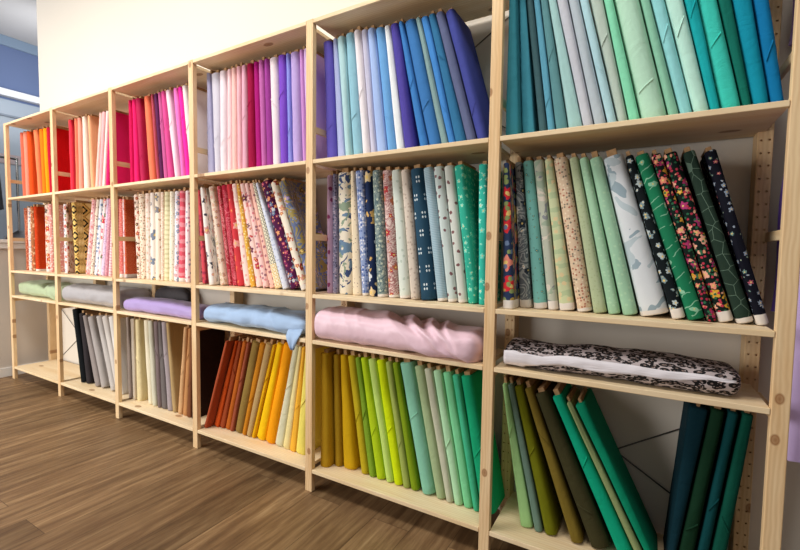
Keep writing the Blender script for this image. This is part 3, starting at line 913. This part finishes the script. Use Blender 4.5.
  ('off white', 'off white', '#dedad4', None, 1.5756, -0.2351, 0.0255, 0.0583, 0.5627, 0.088),
  ('taupe', 'taupe', '#9b8c82', None, 1.6945, -0.0309, 0.047, 0.0281, 0.5682, 0.088),
]),
(2, 2, 'tans', [
  ('oatmeal beige', 'oatmeal', '#d8cbb8', None, 1.7573, -0.0198, 0.0219, 0.0414, 0.5598, 0.076),
  ('cream tan', 'cream tan', '#e3d3a4', None, 1.7971, -0.0103, 0.0517, 0.043, 0.5583, 0.088),
  ('light ivory', 'light ivory', '#e8dfc4', None, 1.9258, -0.0662, 0.0508, 0.0515, 0.563, 0.088),
  ('pale sage white', 'sage white', '#cfccb6', None, 1.9769, -0.064, 0.0452, 0.0436, 0.5644, 0.088),
  ('mushroom mauve', 'mushroom', '#7c6c6c', None, 2.0342, -0.0507, 0.0377, 0.0449, 0.5662, 0.088),
  ('dark taupe grey', 'dark taupe', '#6f6866', None, 2.0855, -0.0667, 0.0587, 0.0306, 0.5678, 0.088),
  ('pinkish grey', 'pinkish grey', '#a4999c', None, 2.1482, -0.1005, 0.0531, 0.0494, 0.5714, 0.088),
  ('khaki tan', 'khaki tan', '#b3986a', None, 2.1977, -0.1078, 0.0393, 0.032, 0.5729, 0.088),
  ('light camel', 'light camel', '#d3a778', None, 2.2528, 0.1251, 0.041, 0.0318, 0.5604, 0.088),
  ('camel brown', 'camel', '#c08a58', None, 2.3007, 0.1122, 0.046, 0.0289, 0.5564, 0.088),
  ('chestnut brown', 'chestnut', '#7c4c30', None, 2.3476, 0.0855, 0.0412, 0.0284, 0.5533, 0.088),
  ('darkest brown', 'darkest brown', '#2c1c16', None, 2.3909, 0.0725, 0.0333, 0.0325, 0.5565, 0.088),
]),
(2, 3, 'yellows', [
  ('dark rust', 'dark rust', '#a84c2c', None, 2.5757, 0.3493, 0.0231, 0.0188, 0.5645, 0.04),
  ('rust orange', 'rust orange', '#d2551c', None, 2.6124, 0.3311, 0.0406, 0.0189, 0.552, 0.08),
  ('rust brown', 'rust brown', '#9a4522', None, 2.6572, 0.2984, 0.0387, 0.0246, 0.5461, 0.088),
  ('copper orange', 'copper', '#b8601e', None, 2.7024, 0.2785, 0.0423, 0.036, 0.5455, 0.088),
  ('rose brown', 'rose brown', '#9c5138', None, 2.7404, 0.2715, 0.0252, 0.0248, 0.5463, 0.088),
  ('olive khaki', 'olive khaki', '#8f743a', None, 2.7902, 0.2681, 0.0651, 0.064, 0.5501, 0.088),
  ('ochre orange', 'ochre orange', '#c67f1c', None, 2.8435, 0.2726, 0.0319, 0.0394, 0.5537, 0.088),
  ('sandy beige', 'sandy beige', '#b99a66', None, 2.8822, 0.289, 0.0366, 0.0493, 0.5599, 0.088),
  ('golden yellow', 'golden', '#e0a80c', None, 2.9175, 0.294, 0.0253, 0.0191, 0.5623, 0.088),
  ('sunflower yellow', 'sunflower', '#f6c40e', None, 2.9681, 0.2691, 0.0662, 0.0462, 0.5617, 0.088),
  ('orange yellow', 'orange yellow', '#f9a30e', None, 3.0412, 0.2427, 0.0696, 0.0622, 0.5623, 0.088),
  ('pale cream', 'pale cream', '#d9d6b4', None, 3.1101, 0.2233, 0.0586, 0.0379, 0.5629, 0.088),
  ('pale yellow', 'pale yellow', '#ead898', None, 3.1673, 0.1813, 0.0477, 0.0219, 0.5598, 0.088),
  ('amber', 'amber', '#f5b83a', None, 3.2146, 0.1401, 0.0396, 0.0201, 0.5583, 0.088),
  ('lemon yellow', 'lemon', '#ecdc6a', None, 3.2694, 0.0841, 0.0634, 0.021, 0.5577, 0.088),
]),
(2, 4, 'limes', [
  ('mustard ochre', 'mustard ochre', '#bf9420', None, 3.4573, -0.0101, 0.0559, 0.0427, 0.5534, 0.044),
  ('dark ochre', 'dark ochre', '#a5811a', None, 3.5098, -0.0298, 0.0429, 0.035, 0.544, 0.088),
  ('golden mustard', 'golden mustard', '#cda312', None, 3.5739, -0.0719, 0.0708, 0.0376, 0.5451, 0.088),
  ('olive yellow', 'olive yellow', '#bba71e', None, 3.6654, -0.1562, 0.0447, 0.0454, 0.5516, 0.088),
  ('moss green', 'moss green', '#7fa22c', None, 3.7096, -0.1655, 0.0338, 0.025, 0.5518, 0.088),
  ('lime green', 'lime', '#b2cf1c', None, 3.7543, -0.1835, 0.0478, 0.0369, 0.5549, 0.088),
  ('pale lime', 'pale lime', '#c2df74', None, 3.8022, -0.1919, 0.0379, 0.0416, 0.5568, 0.088),
  ('chartreuse', 'chartreuse', '#cfe40e', None, 3.8475, -0.1875, 0.0451, 0.0461, 0.5574, 0.088),
  ('soft olive green', 'soft olive', '#a2b25a', None, 3.8901, -0.1868, 0.0326, 0.0324, 0.5571, 0.088),
  ('olive green', 'olive green', '#7f9a1a', None, 3.9303, -0.1957, 0.0367, 0.0307, 0.5585, 0.088),
  ('aqua mint', 'aqua mint', '#86c4a8', None, 3.9957, -0.2132, 0.0646, 0.0703, 0.5641, 0.088),
  ('dusty sage', 'dusty sage', '#a5b98c', None, 4.0547, -0.2089, 0.0448, 0.0451, 0.5604, 0.088),
  ('warm stone grey', 'warm stone', '#c2c4ac', None, 4.0971, -0.2044, 0.0323, 0.0381, 0.5572, 0.088),
  ('pale mint', 'pale mint', '#b2e0b4', None, 4.1353, -0.1975, 0.0368, 0.0393, 0.5547, 0.088),
  ('spring green', 'spring green', '#7fd49c', None, 4.1769, -0.1939, 0.0388, 0.041, 0.5525, 0.088),
  ('jade green', 'jade', '#45b88c', None, 4.2138, -0.1887, 0.0278, 0.0323, 0.5492, 0.088),
  ('emerald', 'emerald', '#16a070', None, 4.2612, -0.1938, 0.0587, 0.0493, 0.5495, 0.088),
]),
(2, 5, 'dark greens', [
  ('light apple green', 'apple green', '#a8d890', None, 4.413, -0.1852, 0.0449, 0.0197, 0.5439, 0.088),
  ('grey green', 'grey green', '#6f8b7c', None, 4.4582, -0.2234, 0.028, 0.0195, 0.5521, 0.088),
  ('olive', 'olive', '#6f7210', None, 4.503, -0.2525, 0.0434, 0.0305, 0.552, 0.088),
  ('bronze olive', 'bronze', '#776526', None, 4.5944, -0.3457, 0.0408, 0.0277, 0.5634, 0.088),
  ('dark khaki brown', 'khaki brown', '#3d3a22', None, 4.6724, -0.4038, 0.064, 0.0488, 0.5591, 0.088),
  ('bright jade', 'bright jade', '#0aa27c', None, 4.7548, -0.445, 0.0504, 0.0373, 0.5702, 0.088),
  ('tan sage', 'tan sage', '#8d9c6a', None, 4.8036, -0.4684, 0.023, 0.0178, 0.5663, 0.088),
  ('sea green', 'sea green', '#078a66', None, 4.836, -0.4593, 0.0206, 0.0361, 0.5659, 0.088),
  ('midnight teal', 'midnight teal', '#062a34', None, 4.8685, 0.1031, 0.0179, 0.0475, 0.5659, 0.088),
  ('forest green', 'forest green', '#0e301d', None, 4.9037, 0.1272, 0.0401, 0.0342, 0.5689, 0.088),
  ('dark teal', 'dark teal', '#053f42', None, 4.9449, 0.1208, 0.0258, 0.0249, 0.5706, 0.088),
  ('pine green', 'pine green', '#064a3b', None, 4.985, 0.1097, 0.038, 0.0264, 0.5703, 0.088),
]),
]

ROWNAME = {0: 'top shelf', 1: 'second shelf', 2: 'bottom shelf'}
LEVEL = {0: ZS[1], 1: ZS[2], 2: ZS[4]}
GROUP = {0: 'plain cotton bolts on the top shelf', 1: 'printed cotton bolts on the second shelf', 2: 'plain cotton bolts on the bottom shelf'}
SELV = {(5, k): w for k, w in ((0, .036), (1, .034), (2, .026), (3, .036), (4, .03), (5, .016), (9, .02), (10, .036), (13, .036), (14, .02), (15, .036))}
SELV.update({(4, k): .016 for k in (4, 6, 7, 8, 11, 12, 13)})
SELV.update({(3, 0): .02, (3, 13): .03, (2, 9): .03, (1, 8): .03, (1, 10): .03, (0, 4): .03, (0, 3): .02})
for row, bay, theme, rows in CELLS:
    rng = random.Random(row * 10 + bay)
    for i, (full, short, hx, pat, xb, th, tb, tt, L, yf) in enumerate(rows):
        xt = xb + L * math.sin(th)
        # a bolt that leans into the open end frame stands clear of its back post
        depth = BY - 0.004 - yf if max(xb + tb / 2, xt + tt / 2) > PX[bay + 1] - (0.024 if bay == 5 else 0.0) else 0.205
        flap = None
        if row != 1 and bay >= 2 and rng.random() < 0.62:
            flap = (rng.uniform(0.10, 0.36), rng.uniform(0.026, 0.055), rng.choice((1, -1, -1, -1)))
        V, F, U = bolt_geo(tb, tt, L, depth, rng, flap)
        if pat:
            mat = print_mat('cotton_print', hx, pat, SELV.get((bay, i), 0.0))
        else:
            mat = solid(hx)
        o = link_mesh('fabric_bolt', V, F, mat, smooth=True, uvs=U)
        jy = rng.uniform(-0.003, 0.003)
        s = math.sin(abs(th))
        o.location = (xb + (tb / 2 * s + 0.0003) * math.tan(th), yf + depth / 2 + jy, LEVEL[row] + tb / 2 * s + 0.0003)
        o.rotation_euler = (0, th, 0)
        nm = full + (' bolt' if pat else ' fabric bolt')
        tail = ROWNAME[row] + ' ' + theme
        prev = rows[i - 1][1] if i else None
        nxt = rows[i + 1][1] if i < len(rows) - 1 else None
        if prev and nxt:
            lab = f'{nm} between {prev} and {nxt}, {tail}'
        elif nxt:
            lab = f'{nm}, leftmost before {nxt}, {tail}'
        else:
            lab = f'{nm}, rightmost after {prev}, {tail}'
        tag(o, lab, 'fabric bolt', GROUP[row])
        cw = min(tb, tt) * 0.5
        up = rng.uniform(0.014, 0.026)
        c = link_mesh('cardboard_core', *box_geo(-cw / 2, cw / 2, -depth / 2 + 0.022, depth / 2 - 0.022, L - 0.02, L + up, 0.0015), M_CORE, parent=o)
        c['label'] = 'brown cardboard core'

# ------------------------------------------------------------------ bundles lying on the middle shelf
def bundle(name, x0, x1, y0, y1, zt, mat, label, cat, seed, flat=0.2, wr=0.008, ridges=(), taper=0.06, taper_r=None, group=None):
    """a soft folded length of cloth lying along the shelf: flattened roll with creases"""
    z0 = ZS[3]
    NX, NA = 170, 72
    V, F, U = [], [], []
    for i in range(NX + 1):
        s = i / NX
        e = min(s / taper, (1 - s) / (taper_r or taper))
        k = 1.0 if e >= 1 else (1 - (1 - e) ** 2.4) ** 0.5
        k = max(k, 0.02)
        x = x0 + (x1 - x0) * s
        h = (zt(s) if callable(zt) else zt) - z0
        cy, hy = (y0 + y1) / 2, (y1 - y0) / 2
        for j in range(NA):
            a = 2 * math.pi * j / NA
            ca, sa = math.cos(a), math.sin(a)
            p = 2.0 / (2.0 + flat * 4)
            py = math.copysign(abs(ca) ** p, ca)
            pz = math.copysign(abs(sa) ** p, sa)
            kk = 0.35 + 0.65 * k
            y = cy + hy * py * (kk if e < 1 else 1.0)
            z = z0 + h * 0.5 + h * 0.5 * pz * (k if e < 1 else 1.0)
            q = Vector((x * 5 + seed, y * 7, z * 7))
            d = noise.noise(q) * wr * 1.6 + noise.noise(q * 2.7) * wr
            for (xs, slope, width, amp) in ridges:
                t = (x - xs - slope * a) / width
                d += amp * (math.exp(-t * t) if amp < 0 else max(0.0, 1 - abs(t) * 0.6) ** 1.5)
            y += d * ca
            z += d * sa
            z = max(z, z0 + 0.0006)
            y = min(y, DEPTH + 0.01)
            V.append((x, y, z))
            U.append((s * (x1 - x0), j * 0.008))
    for i in range(NX):
        for j in range(NA):
            j2 = (j + 1) % NA
            A, B = i * NA, (i + 1) * NA
            F.append((A + j, A + j2, B + j2, B + j))
    F.append(tuple(range(NA))[::-1])
    F.append(tuple(range(NX * NA, (NX + 1) * NA)))
    cx, cyy = (x0 + x1) / 2, (y0 + y1) / 2
    V = [(a - cx, b - cyy, c - z0) for a, b, c in V]
    o = link_mesh(name, V, F, mat, smooth=True, uvs=U)
    o.location = (cx, cyy, z0)
    tag(o, label, cat, group)
    return o


def satin(name, hx, rough=0.5, sheen=0.2):
    m = NT(name, rough)
    uv = m.n('ShaderNodeUVMap', uv_map='UVMap').outputs[0]
    f, _ = m.noise(uv, 14.0, 4.0, 0.5, 1.0)
    m.base(lin(hx))
    m.bump(f, 0.3, 0.01)
    m.p.inputs['Sheen Weight'].default_value = sheen
    return m.m


def leopard():
    m = NT('leopard_print', 0.75)
    uv = m.n('ShaderNodeUVMap', uv_map='UVMap').outputs[0]
    w, wc = m.noise(uv, 60.0, 2.0)
    v = m.vmath('ADD', uv, m.vmath('MULTIPLY', m.vmath('SUBTRACT', wc, (0.5, 0.5, 0.5)), (0.008, 0.008, 0)))
    v = m.vmath('MULTIPLY', v, (40.0, 50.0, 0))
    vo = m.n('ShaderNodeTexVoronoi', voronoi_dimensions='2D')
    m.link(v, vo.inputs['Vector'])
    vo.inputs['Scale'].default_value = 1.0
    ringm = m.math('COMPARE', vo.outputs['Distance'], 0.34, 0.19)
    br, _ = m.noise(uv, 75.0, 1.0)
    ringm = m.math('MULTIPLY', ringm, m.math('GREATER_THAN', br, 0.37))
    col = m.mix(m.math('LESS_THAN', vo.outputs['Distance'], 0.17), lin('#b3a6a6'), lin('#85726c'))
    col = m.mix(ringm, col, lin('#120e0f'))
    m.base(col)
    return m.m


BG = 'folded lengths of cloth on the narrow shelf'
bundle('folded_fabric', PX[0] + PW + 0.003, PX[1] - 0.008, 0.03, 0.29, lambda s: 0.862 - 0.02 * s + 0.004 * math.sin(s * 9), satin('sage_cloth', '#a9b892', 0.75), 'rumpled sage green cloth bundle on the narrow shelf, leftmost bay', 'fabric', 3.0, wr=0.009,
       ridges=((0.26, 0.10, 0.03, -0.012), (0.36, 0.10, 0.025, 0.012), (0.48, 0.12, 0.03, -0.010)), group=BG)
bundle('folded_fabric', PX[1] + PW + 0.006, PX[2] - 0.006, 0.015, 0.285, 0.868, satin('silver_cloth', '#a9a5a6', 0.45), 'silver grey cloth bundle on the narrow shelf between sage and purple ones', 'fabric', 9.0, wr=0.006, group=BG)
bundle('folded_fabric', PX[2] + PW + 0.006, PX[3] - 0.008, 0.03, 0.22, lambda s: 0.815 + 0.012 * math.sin(s * 4), satin('purple_satin', '#a993c9', 0.42), 'light purple satin bundle on the narrow shelf above the tans', 'fabric', 15.0, flat=0.3, wr=0.006, group=BG)
bundle('folded_fabric', PX[2] + PW + 0.012, PX[2] + 0.44, 0.232, 0.315, 0.885, satin('charcoal_cloth', '#3b3638', 0.7), 'charcoal cloth fold tucked behind the light purple satin bundle', 'fabric', 21.0, wr=0.003, taper=0.3, group=BG)
blue = bundle('folded_fabric', PX[3] + PW + 0.012, PX[4] - 0.01, 0.012, 0.27, lambda s: 0.836 - 0.012 * s + 0.01 * math.sin(s * 3), satin('light_blue_cloth', '#9db7d8', 0.55), 'light blue cloth bundle with one corner hanging over the narrow shelf', 'fabric', 27.0, wr=0.009,
              ridges=((2.95, 0.07, 0.03, 0.008), (3.15, 0.09, 0.025, -0.010)), group=BG)
pink = bundle('folded_fabric', PX[4] + PW + 0.002, PX[5] - 0.008, -0.012, 0.235, lambda s: 0.880 - 0.035 * s + 0.006 * math.sin(s * 7), satin('pale_pink_satin', '#e8c6d2', 0.36), 'large pale pink satin bundle with twisted folds on the narrow shelf', 'fabric', 33.0, flat=0.25, wr=0.003, taper=0.035, taper_r=0.08,
              ridges=((3.60, 0.11, 0.05, 0.012), (3.685, 0.11, 0.022, -0.010), (3.745, 0.10, 0.04, 0.016), (3.80, 0.092, 0.02, -0.012),
                      (3.86, 0.085, 0.032, 0.018), (3.915, 0.072, 0.018, -0.012), (3.965, 0.06, 0.03, 0.014), (3.40, 0.05, 0.02, 0.0025), (3.47, 0.055, 0.016, 0.0025), (3.53, 0.06, 0.016, 0.003)), group=BG)
leo = bundle('fabric_roll', PX[5] + PW + 0.02, PX[6] - 0.055, 0.03, 0.20, lambda s: 0.828 - 0.006 * math.sin(s * 8), leopard(), 'leopard print fabric roll with a white turned-back edge, rightmost bay', 'fabric', 39.0, flat=0.12, wr=0.006, taper=0.05, group=BG)


# the corner of the light blue cloth hanging over the shelf edge
def blue_corner():
    V, F, U = [], [], []
    N = 12
    lx, ly, lz = blue.location
    top_l, top_r = 3.262, 3.352
    rows_ = [(0.02, 0.775), (0.004, 0.752), (-0.006, 0.738), (-0.008, 0.725), (-0.008, 0.712), (-0.007, 0.70), (-0.006, 0.688), (-0.005, 0.674)]
    for i, (y, z) in enumerate(rows_):
        t = max(0.0, (0.745 - z) / 0.071)
        xa = top_l + (3.302 - top_l) * t
        xb = top_r + (3.318 - top_r) * t
        for k in range(N + 1):
            s = k / N
            x = xa + (xb - xa) * s
            yy = y - 0.006 * (0.5 + 0.5 * math.sin(s * 9 + t * 2)) * (0.4 + t)
            V.append((x - lx, yy - ly, z - lz))
            U.append((x, z))
    for i in range(len(rows_) - 1):
        for k in range(N):
            A = i * (N + 1) + k
            F.append((A, A + 1, A + N + 2, A + N + 1))
    o = link_mesh('hanging_corner', V, F, blue.data.materials[0], parent=blue, smooth=True, uvs=U)
    sm = o.modifiers.new('thickness', 'SOLIDIFY')
    sm.thickness = 0.0025
    sm.offset = 1.0


blue_corner()


STRIP = [(0, .02, .7), (.06, .02, .72), (.12, .12, .6), (.2, .28, .6), (.28, .34, .68), (.5, .3, .7), (.65, .36, .64), (.8, .38, .66), (.9, .5, .64), (1, .54, .6)]


def lerp(tab, s):
    for q, w in zip(tab, tab[1:]):
        if s <= w[0]:
            t = (s - q[0]) / (w[0] - q[0])
            return q[1] + (w[1] - q[1]) * t, q[2] + (w[2] - q[2]) * t
    return tab[-1][1:]


# white wrong side of the leopard cloth, turned back along the roll
def leopard_edge():
    lx, ly, lz = leo.location
    V, F, U = [], [], []
    N, K = 60, 6
    xa, xb = PX[5] + PW + 0.03, PX[6] - 0.075
    z0, h, cy, hy = ZS[3], 0.088, 0.115, 0.085
    p = 2.0 / (2.0 + 0.12 * 4)
    for i in range(N + 1):
        s = i / N
        x = xa + (xb - xa) * s
        lo, hi = lerp(STRIP, s)
        if s > 0.1:
            lo, hi = lo + 0.07, hi + 0.06
        for k in range(K + 1):
            zf = lo + (hi - lo) * k / K + 0.02 * math.sin(s * 23 + k)
            kk = max(-0.97, min(0.97, 2 * zf - 1))
            sa = math.copysign(abs(kk) ** (1 / p), kk)
            a = math.pi - math.asin(sa)
            ca, sa = math.cos(a), math.sin(a)
            y = cy + (hy + 0.008) * math.copysign(abs(ca) ** p, ca)
            z = z0 + h * 0.5 + (h * 0.5 + 0.006) * math.copysign(abs(sa) ** p, sa)
            y -= 0.004 * noise.noise((x * 20, a * 3, 0)) + 0.003
            V.append((x - lx, y - ly, max(z, z0 + 0.003) - lz))
            U.append((x, a))
    for i in range(N):
        for k in range(K):
            A = i * (K + 1) + k
            F.append((A, A + K + 1, A + K + 2, A + 1))
    m = satin('white_backing', '#e3dde2', 0.8)
    o = link_mesh('turned_back_edge', V, F, m, parent=leo, smooth=True, uvs=U)
    o['label'] = 'white turned-back edge'
    sm = o.modifiers.new('thickness', 'SOLIDIFY')
    sm.thickness = 0.002


leopard_edge()

# ------------------------------------------------------------------ garments hung beyond the right end of the shelves
M_CHROME = NT('chrome_rail', 0.25)
M_CHROME.base(lin('#c8c8c8'))
M_CHROME.p.inputs['Metallic'].default_value = 1.0
M_CHROME = M_CHROME.m


def rail(name, x0, x1, y, z, label):
    rt = empty(name, (x0, WALL_Y, z))
    def P(v): return [(a - x0, b - WALL_Y, c - z) for a, b, c in v]
    v, f = tube_geo([(x0, y, z), (x1, y, z)], 0.011, 10)
    link_mesh('rail_bar', P(v), f, M_CHROME, rt, smooth=True)
    for xx in (x0 + 0.03, x1 - 0.03):
        v, f = join_geo(tube_geo([(xx, WALL_Y, z + 0.05), (xx, y, z + 0.012)], 0.008, 8), box_geo(xx - 0.02, xx + 0.02, WALL_Y - 0.006, WALL_Y, z + 0.01, z + 0.09))
        link_mesh('wall_bracket', P(v), f, M_CHROME, rt)
    tag(rt, label, 'clothes rail')
    return rt


def garment(name, xc, w, y, ztop, zbot, hx, label, seed, fl=0.012, shoulder=0.06):
    """a hung garment: front and back cloth falling in soft folds from sloping shoulders"""
    NX, NZ = 40, 30
    V, F, U = [], [], []
    m = satin(name + '_cloth', hx, 0.7)
    for side in (0, 1):
        for i in range(NZ + 1):
            t = i / NZ
            for k in range(NX + 1):
                s = k / NX * 2 - 1
                hw = w / 2 * (0.82 + 0.18 * t + 0.05 * math.sin(t * 5))
                x = s * hw
                z = ztop + (zbot - ztop) * t - shoulder * abs(s) * (1 - t)
                fold = fl * (0.3 + t) * math.sin(s * 11 + seed + 1.5 * math.sin(t * 3))
                puff = (0.03 + 0.02 * t) * math.sqrt(max(0.0, 1 - s * s))
                yy = fold * math.sqrt(max(0.0, 1 - s ** 4)) + (puff if side else -puff)
                V.append((x, yy, z))
                U.append((x, z))
    n = (NZ + 1) * (NX + 1)
    for side in (0, 1):
        for i in range(NZ):
            for k in range(NX):
                A = side * n + i * (NX + 1) + k
                q = (A, A + 1, A + NX + 2, A + NX + 1)
                F.append(q if side else q[::-1])
    o = link_mesh(name, V, F, m, smooth=True, uvs=U)
    o.location = (xc, y, 0)
    tag(o, label, 'garment')
    return o


def hanger(xc, y, ztop, zrail, hx, label, across=False):
    m = paint('hanger_wire', hx, 0.4)
    za = ztop - 0.012
    pts = [(-0.13, 0, za - 0.065), (0, 0, za), (0.13, 0, za - 0.065)]
    hk = [(0.0, za), (-0.017, zrail - 0.03)] + [(-0.017 * math.cos(a), zrail + 0.002 + 0.017 * math.sin(a)) for a in [0.3 * k for k in range(0, 11)]]
    hook = [(p, 0, q) if across else (0, p, q) for p, q in hk]
    v, f = join_geo(tube_geo(pts, 0.003, 6, closed=True), tube_geo(hook, 0.0022, 6))
    o = link_mesh('clothes_hanger', v, f, m, smooth=True)
    o.location = (xc, y, 0)
    tag(o, label, 'hanger')
    return o


rail('clothes_rail', PX[6] + PW + 0.02, 6.3, 0.25, 1.72, 'lower rear chrome clothes rail on the wall beyond the right end of the shelves')
rail('clothes_rail', PX[6] + PW + 0.02, 6.3, 0.25, 2.36, 'upper chrome clothes rail on the wall beyond the right end of the shelves')
garment('purple_dress', 5.334, 0.46, 0.25, 1.60, 0.98, '#6a4cac', 'deep purple garment on the lower rail just behind the right shelf post', 1.0)
hanger(5.334, 0.25, 1.60, 1.72, '#5b3a5c', 'plum hanger holding the deep purple garment on the lower rail')
garment('plum_top', 5.316, 0.42, 0.25, 2.24, 1.80, '#8a6c96', 'plum garment on the upper rail beside the deep blue bolts', 2.4)
hanger(5.316, 0.25, 2.24, 2.36, '#5b3a5c', 'plum hanger holding the plum garment on the upper rail')
garment('lavender_dress', 5.402, 0.56, 0.12, 1.62, 0.56, '#cdb4e2', 'long lavender garment hanging in front, right of the last shelf post', 4.0, fl=0.02)
hanger(5.402, 0.12, 1.62, 1.74, '#c9b6dc', 'pale hanger holding the long lavender garment')
rail('clothes_rail', PX[6] + PW + 0.08, 6.2, 0.12, 1.742, 'front chrome clothes rail carrying the long lavender garment')
# ------------------------------------------------------------------ things standing beyond the opening on the left

def rack():
    rt = empty('garment_rack', (-1.5, 0.28, 0))
    for yy in (-0.5, 0.30):
        v, f = join_geo(tube_geo([(0, yy, 0.03), (0, yy, 2.16)], 0.013, 8), box_geo(-0.22, 0.22, yy - 0.015, yy + 0.015, 0.0, 0.03))
        link_mesh('rack_leg', v, f, M_CHROME, rt)
    v, f = tube_geo([(0, -0.5, 2.15), (0, 0.30, 2.15)], 0.013, 8)
    link_mesh('rack_bar', v, f, M_CHROME, rt)
    tag(rt, 'free-standing clothes rack in the next room beyond the left opening', 'clothes rack')


rack()


garment('navy_jacket', -1.5, 0.42, 0.36, 2.06, 1.56, '#20263a', 'navy jacket on the rack in the next room', 6.0)
hanger(-1.5, 0.36, 2.06, 2.15, '#8a8a8a', 'grey hanger holding the navy jacket in the next room', True)
garment('pale_blue_dress', -1.5, 0.44, 0.20, 2.06, 0.9, '#a9bcd2', 'pale blue dress on the rack in the next room', 8.0)
hanger(-1.5, 0.20, 2.06, 2.15, '#8a8a8a', 'grey hanger holding the pale blue dress in the next room', True)


def bar_chair():
    rt = empty('bar_chair', (-1.25, 0.56, 0))
    m = paint('grey_upholstery', '#8d8f96', 0.8)
    mm = paint('dark_leg', '#2c2c30', 0.5)
    link_mesh('seat', *box_geo(-0.2, 0.2, -0.2, 0.2, 0.78, 0.84, 0.02), m, rt)
    V, F = [], []
    N, K = 16, 8
    for side in (0, 1):
        for i in range(K + 1):
            t = i / K
            for k in range(N + 1):
                a = -1 + 2 * k / N
                hw = 0.2 * math.sqrt(max(0.02, 1 - max(0.0, (t - 0.45) / 0.55) ** 2.2))
                V.append((-0.17 - 0.03 * side + 0.05 * a * a, a * hw, 0.86 + 0.48 * t))
    n = (K + 1) * (N + 1)
    for side in (0, 1):
        for i in range(K):
            for k in range(N):
                A = side * n + i * (N + 1) + k
                q = (A, A + 1, A + N + 2, A + N + 1)
                F.append(q if side else q[::-1])
    edge = [k for k in range(N + 1)] + [i * (N + 1) + N for i in range(1, K + 1)] + [K * (N + 1) + k for k in range(N - 1, -1, -1)] + [i * (N + 1) for i in range(K - 1, 0, -1)]
    for k in range(len(edge)):
        a, b = edge[k], edge[(k + 1) % len(edge)]
        F.append((a, b, b + n, a + n))
    link_mesh('backrest', V, F, m, rt, smooth=True)
    v, f = join_geo(*[tube_geo([(-0.18, yy, 0.83), (-0.18, yy, 0.9)], 0.012, 6) for yy in (-0.12, 0.12)])
    link_mesh('back_bracket', v, f, mm, rt)
    for sx in (-1, 1):
        for sy in (-1, 1):
            v, f = tube_geo([(sx * 0.21, sy * 0.21, 0.0), (sx * 0.16, sy * 0.16, 0.79)], 0.014, 8)
            link_mesh('leg', v, f, mm, rt)
    tag(rt, 'grey bar chair with rounded back seen over the sill in the next room', 'chair')


bar_chair()
